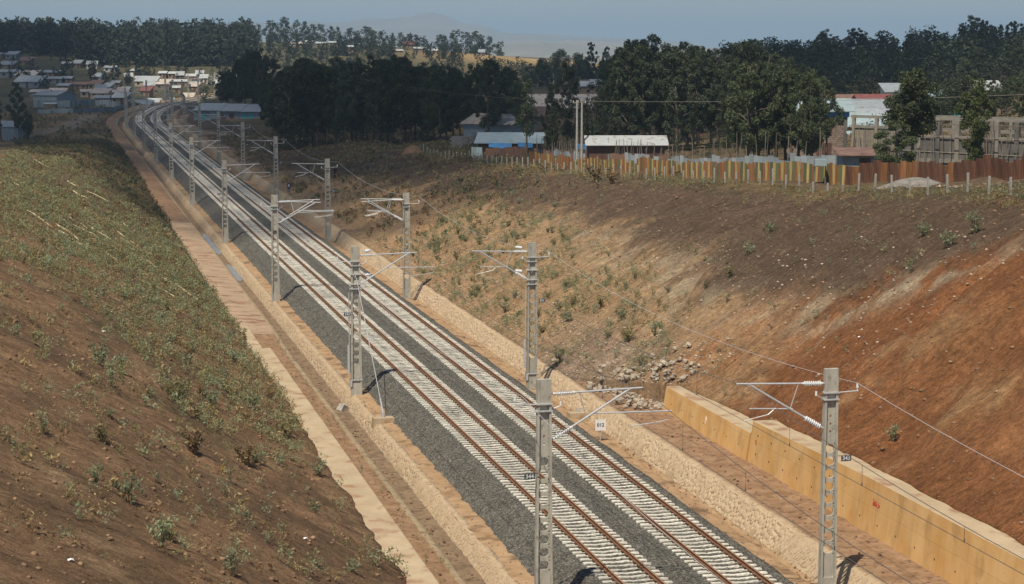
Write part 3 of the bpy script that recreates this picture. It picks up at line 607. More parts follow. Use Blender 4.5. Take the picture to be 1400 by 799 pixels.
# ------------------------------------------------------------------ catenary masts
MZ0, MZ1 = -.95, 8.2
def mast_post():
    "I-section concrete post with lightening holes; web faces along the line"
    H = MZ1-MZ0; b = MB()
    hw = lambda z: .33-.075*(z/H)                                    # half width, tapering upwards
    fw = .085                                                        # flange thickness
    holes = []                                                       # (centre z, half-width factor, half-height)
    z = 2.15
    while z < 6.35: holes.append((z, .84, .172)); z += .49
    for z in (6.72, 7.02, 7.32, ): holes.append((z, .22, .055))
    ym = .03
    n = 16
    zcur = 0.0
    def flat(z0, z1, y=ym):
        for s in (-1, 1):
            a = hw(z0)-fw; c = hw(z1)-fw
            b.poly([(-a, s*y, z0), (a, s*y, z0), (c, s*y, z1), (-c, s*y, z1)], [(0, 1, 2, 3) if s < 0 else (3, 2, 1, 0)])
    for hz, fx, rz in holes:
        c0, c1 = hz-rz-.035, hz+rz+.035
        if c0 > zcur: flat(zcur, c0)
        rx = (hw(hz)-fw)*fx; out = []; inn = []
        for i in range(n):
            t = 2*math.pi*(i+.5)/n; cx, cz = math.cos(t), math.sin(t)
            e = .7; ix = rx*math.copysign(abs(cx)**e, cx); iz = rz*math.copysign(abs(cz)**e, cz)
            wz = (c1-c0)/2; k = 1/max(abs(cx)/1.0, abs(cz)/1.0); oz = min(1, max(-1, cz*k))*wz; ox = min(1, max(-1, cx*k))*(hw(hz+oz)-fw)
            inn.append((ix, hz+iz)); out.append((ox, hz+oz))
        for s in (-1, 1):
            p = [(x, s*ym, z_) for x, z_ in out]+[(x, s*ym, z_) for x, z_ in inn]
            f = [(i, (i+1) % n, n+(i+1) % n, n+i) for i in range(n)]
            b.poly(p, f if s < 0 else [tuple(reversed(q)) for q in f])
        p = [(x, -ym, z_) for x, z_ in inn]+[(x, ym, z_) for x, z_ in inn]
        b.poly(p, [(i, n+i, n+(i+1) % n, (i+1) % n) for i in range(n)])
        zcur = c1
    flat(zcur, H-.95); 
    for s in (-1, 1):                                                # flanges
        a0, a1 = hw(0), hw(H); d0, d1 = .145, .125
        p = []
        for zz, a, d in ((0, a0, d0), (H, a1, d1)):
            x0, x1 = s*(a-fw), s*a; p += [(x0, -d, zz), (x1, -d, zz), (x1, d, zz), (x0, d, zz)]
        f = [(0, 1, 5, 4), (1, 2, 6, 5), (2, 3, 7, 6), (3, 0, 4, 7), (4, 5, 6, 7)]
        b.poly(p, f if s > 0 else [tuple(reversed(q)) for q in f])
    a = hw(H-.95); c = hw(H)                                          # solid head
    b.poly([(-a+.01, -.105, H-.95), (a-.01, -.105, H-.95), (a-.01, .105, H-.95), (-a+.01, .105, H-.95), (-c+.01, -.105, H-.004), (c-.01, -.105, H-.004), (c-.01, .105, H-.004), (-c+.01, .105, H-.004)],
           [(3,2,1,0),(4,5,6,7),(0,1,5,4),(1,2,6,5),(2,3,7,6),(3,0,4,7)])
    b.box(-hw(0)+.01, hw(0)-.01, -.10, .10, 0, 1.05)                    # solid foot
    for i in range(len(b.v)): b.v[i] = (b.v[i][0], b.v[i][1], b.v[i][2]+MZ0)
    return b.mesh('post', M['mast'])
POST = mast_post()
def insulator(a, c, n=8, r=.105):
    a = Vector(a); c = Vector(c); b = MB(); d = c-a
    b.tube(a, c, .032, 8)
    for i in range(n):
        t = (i+.7)/(n+.4); q = a+d*t; e = d.normalized()*.012
        b.tube(q-e, q+e, r, 10, r*.72)
    b.tube(a-d*.06, a+d*.03, .045, 8); b.tube(c-d*.03, c+d*.06, .045, 8)
    return b
def make_mast(side, long_arm, anchor=False, double=False):
    "side -1: left of the tracks, arm towards +x"
    T = empty('catenary_mast'); u = -side
    P = lambda a, z, y=0: (u*a, y, z)
    o = ob('post', POST, T)
    if u < 0: o.rotation_euler = (0, 0, math.pi)
    offs = (0,) if not double else (-.32, .32)
    for yy in offs:
        zt, zl = 7.62, 5.85; tip = 3.62
        dz = .12 if yy >= 0 else -.08
        insulator(P(.38, zt+.02, yy), P(1.12, zt+.04, yy)).build('insulator', M['porcelain'], T)
        MB().tube(P(.22, zt+.02, yy*.4), P(.40, zt+.02, yy), .03).tube(P(1.12, zt+.04, yy), P(tip+.15, zt+dz, yy), .036, 8).build('top_tube', M['galv'], T)
        s0 = Vector(P(.40, zl+.12, yy)); s1 = Vector(P(3.3, zt+dz-.02, yy)); e = (s1-s0).normalized()
        insulator(s0, s0+e*.75).build('insulator', M['porcelain'], T)
        MB().tube(P(.25, zl+.05, yy*.4), s0, .03).tube(s0+e*.75, s1, .04, 8).build('cantilever_strut', M['galv'], T)
        k = (1.85-.4)/2.9; q = s0+(s1-s0)*k
        if long_arm:
            MB().tube(q, P(4.9, 6.82, yy), .028, 8).build('registration_arm', M['galv'], T)
            MB().tube(P(1.35, zt+.05, yy), s0+(s1-s0)*.42, .018, 6).build('brace', M['galv'], T)
            MB().path([P(4.75, 6.80, yy), P(4.78, 6.50, yy), P(4.4, 6.42, yy), P(3.3, 6.30, yy)], .018, 6).build('steady_arm', M['galv'], T)
        else:
            q = s0+(s1-s0)*.42
            MB().tube(q-Vector(P(.1, 0)), P(3.25, 6.78, yy), .026, 8).build('registration_arm', M['galv'], T)
            MB().tube(P(1.3, zt+.05, yy), q, .018, 6).build('brace', M['galv'], T)
            MB().path([P(2.2, 6.76, yy), P(2.5, 6.52, yy), P(3.45, 6.32, yy)], .018, 6).build('steady_arm', M['galv'], T)
    # bands and feeder bracket
    for z in (7.28, 7.02): MB().box(-.31, .31, -.165, .165, z-.025, z+.025).build('clamp_band', M['galv'], T)
    MB().tube(P(-.28, 7.26), P(-1.12, 7.30), .026, 6).build('feeder_bracket', M['galv'], T)
    MB().tube(P(.28, 7.05), P(.62, 7.2, -.1), .022, 6).build('small_bracket', M['galv'], T)
    MB().tube(P(-1.08, 7.30), P(-1.08, 7.42), .03, 8).tube(P(-1.08, 7.42), P(-1.08, 7.58), .055, 10, .045).build('feeder_insulator', M['porcelain'], T)
    MB().tube(P(.62, 7.2, -.1), P(.62, 7.36, -.1), .05, 10, .04).build('small_insulator', M['porcelain'], T)
    if anchor:
        for z in (5.9, 5.62, 6.5): MB().box(-.36, .36, -.18, .18, z-.03, z+.03).build('tension_clamp', M['galv'], T)
        MB().tube((-.42, -.05, 5.4), (-.42, -.05, .4), .03, 6).tube((-.47, 0, .4), (-.47, 0, 2.2), .06, 8).build('balance_weight', M['galv'], T)
        for sgn, zz in ((1, 7.85), (-1, 6.4)):
            b = MB(); b.tube(P(.6, zz, .2), P(.62+.22, zz+.03, .25), .085, 10, .10); b.tube(P(.84, zz+.03, .25), P(1.0, zz+.05, .3), .10, 10, .04); b.build('pulley', M['porcelain'], T)
        MB().box(-.38, .38, -.17, .17, .02, .10).box(-.40, -.28, -.2, .2, -.35, .1).build('base_clamp', M['galv'], T)
    return T
def text_mesh(body, size, m, name='lettering'):
    c = bpy.data.curves.new(name, 'FONT'); c.body = body; c.size = size; c.align_x = 'CENTER'; c.align_y = 'CENTER'; c.extrude = .002; c.offset = .006
    o = bpy.data.objects.new(name, c); COL.objects.link(o); dg = bpy.context.evaluated_depsgraph_get()
    me = bpy.data.meshes.new_from_object(o.evaluated_get(dg)); bpy.data.objects.remove(o); me.materials.clear(); me.materials.append(m); me.name = name
    return me
def plate(T, txt, xc, z, w=.40, h=.22):
    x0 = xc-w/2; pl = MB().box(-w/2, w/2, -.008, .008, -h/2, h/2).box(-w/2-.14 if xc > 0 else w/2-.01, -w/2+.01 if xc > 0 else w/2+.14, -.01, .01, h/2-.02, h/2).build('number_plate', M['plate'], T, loc=(xc, -.2, z))
    t = ob('lettering', text_mesh(txt, .21, M['plate_text']), pl, loc=(0, -.0115, 0)); t.rotation_euler = (math.pi/2, 0, 0)
protoL = make_mast(-1, True); protoR = make_mast(1, False); anchL = make_mast(-1, True, True); anchR = make_mast(1, False, True)
dblL = make_mast(-1, True, False, True); dblR = make_mast(1, False, False, True)
MY = [24.5, 72.2, 121.9, 167.8, 217.8, 269.5, 317, 364, 411, 458, 505, 552, 599, 646, 693, 740, 787, 834, 881]
used = set()
MLX, MRX = -5.75, 5.2
NOTE = {1: 'nearest', 2: 'second nearest', 3: 'third nearest', 4: 'fourth nearest', 5: 'fifth nearest', 6: 'sixth nearest'}
for i, y in enumerate(MY):
    if i == 0: continue
    for side in (-1, 1):
        pr = {(-1, 2): anchL, (1, 2): anchR, (-1, 3): dblL, (1, 3): dblR}.get((side, i)) or (protoL if side < 0 else protoR)
        T = pr if id(pr) not in used else copy_tree(pr); used.add(id(pr))
        x, yy, a = frame(y, MLX if side < 0 else MRX)
        T.location = (x - (.25 if side < 0 and i == 1 else 0), yy, 0 if i < 3 else -.3); T.rotation_euler = (0, 0, -a)
        sd = 'left' if side < 0 else 'right'
        if i == 1: lab = 'nearest concrete mast on the %s with the %s number plate' % (sd, '344' if side < 0 else '343')
        elif i == 2: lab = 'concrete mast with tension clamps and balance weight %s of the tracks' % sd
        elif i == 3: lab = 'concrete mast with twin cantilever arms %s of the tracks' % sd
        else: lab = '%s concrete catenary mast from the front, %s of the tracks' % (ORD[i-1], sd)
        tag(T, lab, 'catenary mast', 'catenary masts %s of the tracks' % sd)
        if i == 1: plate(T, '344' if side < 0 else '343', -.58 if side < 0 else .60, 4.62 if side < 0 else 4.75)
        if i == 2 and side < 0: plate(T, '342', -.55, 4.1)
        if i == 2 and side > 0: plate(T, '341', .58, 4.6)
# ------------------------------------------------------------------ overhead wires
def sag_wire(name, label, d, z, sag, droppers, m, r, y_from=0, zc=6.3):
    pts = []; dr = []
    for a, b in zip(MY[:-1], MY[1:]):
        k = 14
        for j in range(k):
            t = j/k; y = a+(b-a)*t; x, yy, _ = frame(y, d); pts.append((x, yy, z-sag*4*t*(1-t)))
        if droppers:
            for t in (.12, .28, .44, .6, .76, .9):
                y = a+(b-a)*t; x, yy, _ = frame(y, d); dr.append(((x, yy, zc+.012), (x, yy, z-sag*4*t*(1-t))))
    T = thing(name, label, 'overhead wire', pts[0]); o = Vector(pts[0])
    MB().path([Vector(p)-o for p in pts], r, 5).build('messenger_strand' if droppers else 'strand', m, T)
    if droppers:
        cp = []
        for y in np.arange(MY[0], MY[-1], 8.0): x, yy, _ = frame(float(y), d); cp.append(Vector((x, yy, zc))-o)
        MB().path(cp, r*.9, 5).build('contact_strand', m, T)
        for p, q in dr: MB().tube(Vector(p)-o, Vector(q)-o, .007, 4).tube(Vector(p)-o-Vector((0, 0, .03)), Vector(p)-o+Vector((0, 0, .08)), .02, 6).build('dropper', m, T)
    return T
sag_wire('catenary_wire', 'messenger and contact wires with droppers over the left track', -2.15, 7.66, .95, True, M['wire'], .0125)
sag_wire('catenary_wire', 'messenger and contact wires with droppers over the right track', 1.8, 7.66, .95, True, M['wire'], .0125)
sag_wire('feeder_wire', 'pale feeder wire on the outer brackets of the right masts', MRX+1.08, 7.6, .9, False, M['alwire'], .011)
sag_wire('feeder_wire', 'pale feeder wire on the outer brackets of the left masts', MLX-1.08, 7.6, .9, False, M['alwire'], .010)
# guy rods and plinths of the anchor masts
def plinth(label, x, y, z, rz):
    T = thing('anchor_block', label, 'concrete block', (x, y, z), rz)
    b = MB(); b.poly([(-.62,-.38,-.6),(.62,-.38,-.6),(.62,.38,-.6),(-.62,.38,-.6),(-.58,-.34,.28),(.58,-.34,.28),(.58,.34,.28),(-.58,.34,.28)], [(3,2,1,0),(4,5,6,7),(0,1,5,4),(1,2,6,5),(2,3,7,6),(3,0,4,7)]).build('block', M['coping'], T)
    MB().box(-.06, .06, -.06, .06, .28, .55).tube((.1, 0, .28), (.1, 0, .48), .03).tube((-.12, .05, .28), (-.12, .05, .46), .025).build('anchor_eye', M['galv'], T)
plinth('concrete anchor block with guy rod beside the left stone lining', -5.6, 112.6, -.86, .05)
plinth('concrete anchor block with iron eye beside the right stone lining', 5.65, 112.2, -.95, .03)
tag(MB().tube((0, 0, 0), (-.1, 9.2, 6.6), .022, 6).tube((0, 0, 0), (-.012, .9, .65), .04, 6).build('guy_rod', M['galv'], None, loc=(-5.6, 112.6, -.33)), 'steel guy rod running from the left anchor mast down to its block', 'guy rod')
# section board 012
T = thing('section_sign', 'white square board with black 012 beside the right track', 'sign', (5.12, 105.3, -.9), 0)
bd = MB().box(-.3, .3, -.015, .015, -.3, .3).build('board', M['white'], T, loc=(0, 0, .78))
t = ob('lettering', text_mesh('012', .27, M['ink']), bd, loc=(0, -.019, 0)); t.rotation_euler = (math.pi/2, 0, 0)
MB().tube((0, .05, -.1), (0, .05, .95), .03, 8).build('post', M['galv'], T)
# a pale concrete lump and stones lying in the left ditch, trough by the right rail
def rock_mesh(seed, m, n=2):
    r = random.Random(seed); bm = bmesh.new(); bmesh.ops.create_icosphere(bm, subdivisions=n, radius=.5)
    pl = [Vector((r.gauss(0, 1), r.gauss(0, 1), r.gauss(0, 1))).normalized() for _ in range(7)]; dd = [r.uniform(.26, .42) for _ in pl]
    for v in bm.verts:
        for p, d in zip(pl, dd):
            k = v.co.dot(p)
            if k > d: v.co -= p*(k-d)*.9
        v.co *= 1+r.uniform(-.04, .04)
    me = bpy.data.meshes.new('rock'); bm.to_mesh(me); bm.free(); me.materials.append(m); return me
M['rock'] = mat('grey tan rock', (.30,.25,.19), (.44,.38,.30), 3, .9, .4, 15, .02, var=.25, c3=(.20,.15,.11), scale3=6)
M['clod'] = mat('earth clod', (.16,.095,.056), (.27,.17,.10), 3, .95, .4, 15, .02, island=.35)
M['palestone'] = mat('pale stones', (.28,.22,.16), (.40,.33,.25), 3, .95, .4, 15, .02, island=.35)
ROCK = [rock_mesh(k, M['rock'], 1) for k in range(6)]
tag(MB().poly([(-.3,-.25,-.2),(.32,-.2,-.2),(.3,.3,-.2),(-.28,.26,-.2),(-.2,-.18,.22),(.26,-.12,.18),(.22,.22,.25),(-.22,.2,.2)], [(3,2,1,0),(4,5,6,7),(0,1,5,4),(1,2,6,5),(2,3,7,6),(3,0,4,7)]).build('concrete_lump', M['concrete'], None, loc=(-6.75, 120.6, -1.42)), 'broken pale concrete lump lying in the left ditch', 'rubble').rotation_euler = (.2, .3, .6)
# rubble heap at the end of the lower retaining wall
T = thing('rubble_heap', 'heap of loose grey tan rocks at the end of the retaining wall', 'rubble heap', (9, 112, 0))
r = random.Random(4); cand = []
for k in range(1400):
    y = r.uniform(108.7, 126); d = r.uniform(7.4, 13)
    w_ = math.exp(-((y-111.5)/6.0)**2)*math.exp(-((d-9.6+(y-110)*.12)/1.6)**2)
    if r.random() < w_*1.3+.015: cand.append((y, d))
cand = cand[:300]
for y, d in cand:
    big = .16+.36*r.random()**2; z = max(gz(d, y), -.08 if d < 9.5 else -9)+r.uniform(0, .25)*math.exp(-((y-112)/4)**2)
    if z < -1: z = -.05
    o = bpy.data.objects.new('rock', r.choice(ROCK)); link(o, T); o.location = (d-9, y-112, z+.05); o.scale = (big, big*r.uniform(.7, 1.1), big*r.uniform(.5, .9)); o.rotation_euler = (r.uniform(-.5, .5), r.uniform(-.5, .5), r.uniform(0, 6.3))
# scattered clods and small stones
def scatter_rocks(name, label, pts, smin, smax, m, seed):
    r = np.random.default_rng(seed); base = []
    for k in range(4):
        me = rock_mesh(300+k, M['clod'], 1); base.append((np.array([v.co for v in me.vertices]), np.array([tuple(p.vertices) for p in me.polygons])))
    V = []; F = []; b = 0
    for x, y, z in pts:
        v, f = base[r.integers(4)]; s = smin+(smax-smin)*r.random()**3; a = r.random()*6.28
        c, sn = math.cos(a), math.sin(a); q = v*np.array([s, s*.8, s*.55]); q = np.stack([q[:,0]*c-q[:,1]*sn+x, q[:,0]*sn+q[:,1]*c+y, q[:,2]+z], 1)
        V.append(q); F.append(f+b); b += len(v)
    tag(ob(name, npmesh(name, np.concatenate(V), np.concatenate(F), m)), label, 'stones', kind='stuff')
def rnd_slope(n, side, y0, y1, a, b, seed, fn=None):
    r = np.random.default_rng(seed); y = y0+(y1-y0)*r.random(n*4)**1.3; u = a+(b-a)*r.random(n*4)
    x = np.where(side > 0, toeR(y)[0]+u, toeL(y)[0]-u)+off(y)
    k = r.random(n*4) < (fn(x, y) if fn else 1.0); x = x[k][:n]; y = y[k][:n]
    return np.stack([x, y, ground_z(x, y)], 1)
scatter_rocks('soil_clods', 'loose earth clods and stones on the left slope', rnd_slope(5200, -1, 50, 200, 0, 24, 1), .04, .34, M['clod'], 2)
scatter_rocks('soil_clods', 'loose earth clods and stones on the right slope', rnd_slope(5200, 1, 60, 190, 0, 20, 3), .04, .32, M['clod'], 4)
scatter_rocks('pale_stones', 'pale stones along the foot of the right slope', np.concatenate([rnd_slope(1800, 1, 108, 185, 0, 3.8, 5), rnd_slope(1300, 1, 92, 170, 3, 13, 6)]), .05, .3, M['palestone'], 7)
bx = np.stack([RNG.uniform(7.4, 9.5, 420), RNG.uniform(60, 122, 420), np.full(420, -.06)], 1); bx2 = np.stack([RNG.uniform(-7.3, -6.75, 420), RNG.uniform(66, 170, 420), np.full(420, -1.58)], 1); bx3 = np.stack([RNG.uniform(5.6, 6.2, 260), RNG.uniform(62, 130, 260), np.full(260, -1.1)], 1)
M['stray'] = mat('stray ballast', (.09,.085,.075), (.2,.19,.165), 3, .9, 0, island=.4)
sb = np.concatenate([np.stack([-4.75-RNG.random(420)**2*1.15, RNG.uniform(60, 160, 420), np.full(420, -.85)], 1), np.stack([4.7+RNG.random(420)**2*1.1, RNG.uniform(60, 160, 420), np.full(420, -.93)], 1)])
scatter_rocks('stray_ballast', 'stray ballast stones on the earth shelves', sb, .05, .13, M['stray'], 12)
bx4 = np.stack([RNG.uniform(-9.3, -8.1, 260), RNG.uniform(66, 146, 260), np.full(260, -.92)], 1)
scatter_rocks('ditch_stones', 'loose stones on the bench and in the ditches', np.concatenate([bx, bx2, bx3, bx4]), .04, .22, M['clod'], 9)
# ------------------------------------------------------------------ trees
M['bark'] = mat('bark', (.10,.075,.055), (.19,.15,.115), 3, .9, .4, 16, .02, stretch=(1,1,.25))
M['leaf_dark'] = leafmat('dark eucalyptus leaves', (.032,.047,.024), (.074,.092,.045), .25, .4)
M['leaf_mid'] = leafmat('green eucalyptus leaves', (.045,.062,.026), (.10,.12,.056), .28, .3)
M['leaf_light'] = leafmat('bright green leaves', (.06,.085,.026), (.13,.15,.055), .3, .2)
M['leaf_far'] = leafmat('far foliage', (.025,.040,.022), (.055,.068,.034), .15, .35)
M['leaf_weed'] = leafmat('grey green weed leaves', (.17,.205,.115), (.32,.345,.20), .4, .2)
M['leaf_dry'] = leafmat('dry grass blades', (.20,.145,.062), (.36,.28,.14), .3, .3)
M['leaf_olive'] = leafmat('olive weed leaves', (.16,.16,.065), (.30,.275,.13), .4, .2)
M['leaf_pale'] = leafmat('pale green grass', (.24,.265,.12), (.40,.41,.21), .4, .2)
M['stem'] = mat('dry stem', (.16,.12,.06), (.26,.20,.11), 5, .9, 0)
M['leaf_brown'] = leafmat('brown dry bush leaves', (.13,.085,.04), (.25,.17,.085), .25, .3)
def leaf_quads(P, L, Wd, rng, droop=.0):
    "pointed four-cornered leaves of length L at points P"
    n = len(P); a = rng.normal(size=(n, 3)); a[:, 2] -= droop; a /= np.linalg.norm(a, axis=1)[:, None]
    b = rng.normal(size=(n, 3)); b -= a*(a*b).sum(1)[:, None]; b /= np.linalg.norm(b, axis=1)[:, None]
    l = (L*(.65+.7*rng.random(n)))[:, None]; w_ = (Wd*(.65+.7*rng.random(n)))[:, None]
    V = np.stack([P-a*l*.5, P+b*w_*.5-a*l*.08, P+a*l*.5, P-b*w_*.5-a*l*.08], 1).reshape(-1, 3)
    F = np.arange(4*n).reshape(n, 4); return V, F
def tree_meshes(name, h, R, seed, nleaf, L, leaf, low=.28, nclump=34, shape='euc', rc=.34):
    rng = np.random.default_rng(seed); r = random.Random(seed)
    tr = MB(); lean = Vector((r.uniform(-.04, .04), r.uniform(-.04, .04), 0))
    pt = lambda f: Vector((lean.x*h*f + math.sin(f*5+seed)*.012*h, lean.y*h*f+math.cos(f*4+seed)*.012*h, h*f))
    tr.path([pt(f)-Vector((0, 0, .3 if f == 0 else 0)) for f in (0, .1, .25, .4, .55, .7, .85, .96)], [h*.016+.05, h*.0135+.04, h*.0115+.03, h*.0095+.02, h*.0075, h*.0055, h*.0035, .02], 7)
    C = []; S = []
    for k in range(nclump):
        f = low + (1-low)*((k+.6)/nclump)**.9
        g = (f-low)/(1-low)
        if shape == 'euc': pr = (.55+.6*math.sin(min(1, g*1.15)*math.pi*.82))*(1-.55*g**3)
        elif shape == 'round': pr = math.sqrt(max(.05, 1-(2*g-1)**2))*1.05
        else: pr = 1.05*(1-g)**.8+.06
        a = k*2.4+r.uniform(-.8, .8); q = R*pr*r.uniform(.2, 1.12); c = pt(f)+Vector((math.cos(a)*q, math.sin(a)*q, r.uniform(-.03, .03)*h))
        C.append(c); S.append(R*rc*r.uniform(.65, 1.35)*(1-.35*g))
        if k % 2 == 0 and q > .3:
            b0 = pt(max(.1, f-.10)); tr.path([b0, b0.lerp(c, .5)+Vector((0, 0, .03*h)), c], [h*.005+.01, h*.0035+.008, .012], 5)
    C = np.array(C); S = np.array(S); wt = S**2/np.sum(S**2); idx = rng.choice(len(C), nleaf, p=wt)
    d = rng.normal(size=(nleaf, 3)); d /= np.linalg.norm(d, axis=1)[:, None]; rad = rng.random(nleaf)**.42
    P = C[idx] + d*(rad*S[idx])[:, None]*np.array([1, 1, .8 if shape != 'euc' else .95])
    V, F = leaf_quads(P, L, L*.42, rng, .35)
    return tr.mesh(name+'_trunk', M['bark'], True), npmesh(name+'_crown', V, F, leaf)
TV = {}
for k in range(5): TV['euc%d' % k] = tree_meshes('euc', 17, 2.9+.25*k, 100+k, 8000, .43, M['leaf_dark'], .16+.04*k, 40, 'euc', .29)
for k in range(3): TV['mid%d' % k] = tree_meshes('mid', 14, 2.9, 120+k, 7500, .40, M['leaf_mid'], .2, 36, 'euc', .29)
for k in range(2): TV['cyp%d' % k] = tree_meshes('cyp', 14, 2.4, 130+k, 2600, .6, M['leaf_dark'], .12, 44, 'cone', .38)
for k in range(2): TV['rnd%d' % k] = tree_meshes('rnd', 9, 3.4, 140+k, 5500, .42, M['leaf_dark'], .3, 36, 'round', .4)
TV['thin0'] = tree_meshes('thin', 13, 1.7, 151, 1500, .5, M['leaf_mid'], .38, 22, 'euc', .5)
TV['near0'] = tree_meshes('near', 9, 1.9, 160, 9500, .30, M['leaf_mid'], .42, 30, 'round', .5)
TV['near1'] = tree_meshes('near', 9, 2.6, 166, 9500, .30, M['leaf_mid'], .22, 26, 'round', .36)
TV['near2'] = tree_meshes('near', 9, 1.9, 173, 9000, .28, M['leaf_light'], .12, 24, 'euc', .44)
for k in range(3): TV['far%d' % k] = tree_meshes('far', 15, 3.2, 180+k, 1100, .95, M['leaf_far'], .06, 30, 'euc', .42)
for k in range(2): TV['fay%d' % k] = tree_meshes('fay', 11, 3.4, 190+k, 900, .95, M['leaf_far'], .1, 24, 'round', .46)
TH = {'euc': 17, 'mid': 14, 'cyp': 14, 'rnd': 9, 'thi': 13, 'nea': 9, 'far': 15, 'fay': 11}
NTREE = [0]
def tree(var, p, h, label, group=None, wide=1.0, name='eucalyptus_tree'):
    k = h/TH[var[:3]]; T = thing(name, label, 'tree', p, random.uniform(0, 6.28), group); T.scale = (k*wide, k*wide, k)
    ob('trunk', TV[var][0], T); ob('crown', TV[var][1], T); NTREE[0] += 1
    return T
rt = random.Random(11)
def by_place(things):
    for i, (px, T) in enumerate(sorted(things, key=lambda q: q[0])): T['label'] = T['label'] + ', %s from the left' % ORD[i]
def grove(n, x0, x1, d0, d1, top, drop, variants, label, group, wide=(.9, 1.25), skip=None, near_rows=None):
    made = []
    for i in range(n):
        px = x0+(x1-x0)*((i+rt.random())/n); dist = d0+(d1-d0)*(rt.random()**(near_rows or 1))
        p = at(px, dist); tp = np.interp(px, [a for a, b in top], [b for a, b in top]) + abs(rt.gauss(0, drop))
        h = zat(tp, p)-p.z
        if h < 4: h = rt.uniform(4, 6)
        if h > 27: h = 27
        made.append((px, tree(rt.choice(variants), p, h, label, group, rt.uniform(*wide))))
    if n <= 25 and 'striped' not in label: by_place(made)
EUC = ['euc0', 'euc1', 'euc2', 'euc3', 'euc4']
G = 'trees of the dark grove behind the cutting'
T1 = [(375, 94), (400, 90), (420, 82), (445, 88), (470, 80), (500, 84), (520, 78), (545, 74), (560, 84), (580, 90), (600, 88), (625, 96), (640, 102)]
LBL = 'dark eucalyptus tree in the dense grove right of the tracks'
grove(34, 378, 622, 352, 368, T1, 16, EUC, LBL, G, (.9, 1.2))
grove(34, 372, 640, 385, 450, T1, 7, EUC, LBL, G, (.95, 1.3))
grove(14, 306, 372, 535, 590, [(306, 96), (325, 88), (340, 72), (352, 68), (372, 72)], 7, EUC, 'dark eucalyptus tree in the clump behind the long tin shed', 'trees behind the long tin shed', (.9, 1.2))
grove(9, 630, 715, 330, 372, [(630, 95), (645, 84), (670, 80), (690, 90), (715, 100)], 6, EUC+['mid0'], 'eucalyptus tree at the thin right end of the dark grove', 'trees at the right end of the dark grove', (.75, 1.0))
T2 = [(825, 95), (838, 75), (855, 62), (872, 46), (885, 58), (905, 64), (930, 64), (950, 56), (975, 70), (1000, 58), (1020, 50), (1035, 66), (1060, 74), (1085, 84), (1110, 96), (1135, 108)]
G = 'trees of the wood behind the striped fence'
grove(22, 832, 1095, 258, 272, T2, 14, EUC+['mid1'], 'dark eucalyptus tree in the wood behind the striped fence', G, (.8, 1.1))
grove(24, 826, 1100, 280, 330, T2, 6, EUC, 'dark eucalyptus tree in the wood behind the striped fence', G, (.9, 1.2))
grove(12, 1000, 1126, 208, 219, [(1040, 84), (1090, 92), (1130, 110)], 10, ['mid0', 'mid1', 'euc3'], 'green eucalyptus tree before the blue edged brick building', 'trees before the brick building', (.85, 1.05))
T3 = [(990, 78), (1030, 72), (1062, 62), (1066, 52), (1072, 62), (1100, 62), (1122, 40), (1135, 52), (1165, 33), (1185, 48), (1215, 46), (1245, 40), (1265, 40), (1280, 42), (1300, 38), (1325, 22), (1345, 32), (1365, 28), (1385, 26), (1405, 24)]
G = 'trees on the wooded rise at the right'
grove(44, 1000, 1412, 560, 700, T3, 7, EUC+['cyp0'], 'dark tree on the skyline of the wooded rise at the right', G, (.9, 1.25))
grove(38, 1010, 1412, 360, 500, [(1000, 92), (1100, 84), (1200, 82), (1300, 70), (1412, 62)], 14, EUC+['rnd0', 'mid2'], 'dark tree on the wooded rise at the right', G, (.9, 1.3))
grove(16, 1220, 1412, 250, 310, [(1220, 125), (1300, 105), (1412, 100)], 12, ['rnd0', 'rnd1', 'mid1', 'mid2'], 'bushy tree behind the unfinished concrete building', 'bushy trees behind the unfinished building', (.9, 1.2))
# single trees
def one(var, px, dist, top, label, wide=1.0, name='eucalyptus_tree'):
    p = at(px, dist); tree(var, p, zat(top, p)-p.z, label, None, wide, name)
one('near0', 1246, 162, 100, 'tall bushy eucalyptus tree before the unfinished concrete building', 1.05)
one('near1', 1222, 158, 168, 'low spreading eucalyptus tree left of the tall bushy one before the unfinished building', 1.35)
one('near2', 1326, 160, 112, 'bright green eucalyptus tree before the plastered wall of the unfinished building', .85)
one('near1', 1104, 200, 106, 'grey green eucalyptus tree standing before the brick gable', .8)
one('thin0', 719, 262, 112, 'slender eucalyptus tree with thin trunk beside the blue tarpaulin shed', .9)
one('euc2', 775, 268, 92, 'dense dark tree left of the two grey utility poles', .8)
one('mid0', 752, 275, 118, 'small dark tree before the rust streaked long roof', .7)
one('rnd1', 812, 262, 138, 'low round dark tree right of the two grey utility poles', .8)
one('mid2', 756, 262, 150, 'low leafy tree right of the blue tarpaulin shed', .8)
one('euc1', 808, 640, 58, 'tall slim tree on the skyline left of the wood', .7)
one('euc3', 826, 640, 66, 'slim dark tree beside the tallest slim tree on the skyline', .7)
one('rnd0', 764, 720, 70, 'dark round tree on the bare hill left of the slim skyline trees', .9)
one('rnd1', 789, 700, 75, 'small dark tree between the bare hill and the slim skyline trees', .8)
one('rnd1', 740, 700, 82, 'low dark tree at the foot of the bare hill', .9)
one('mid1', 32, 398, 114, 'lone dark tree beside the grey shed at the left edge', .85)
one('euc1', 3, 402, 128, 'dark tree cut by the left edge of the picture', .8)
one('rnd0', 44, 392, 155, 'low bushy tree below the lone tree at the left edge', .5)
one('rnd1', 1100, 214, 192, 'low green shrub tree behind the grey tin fence', .6)
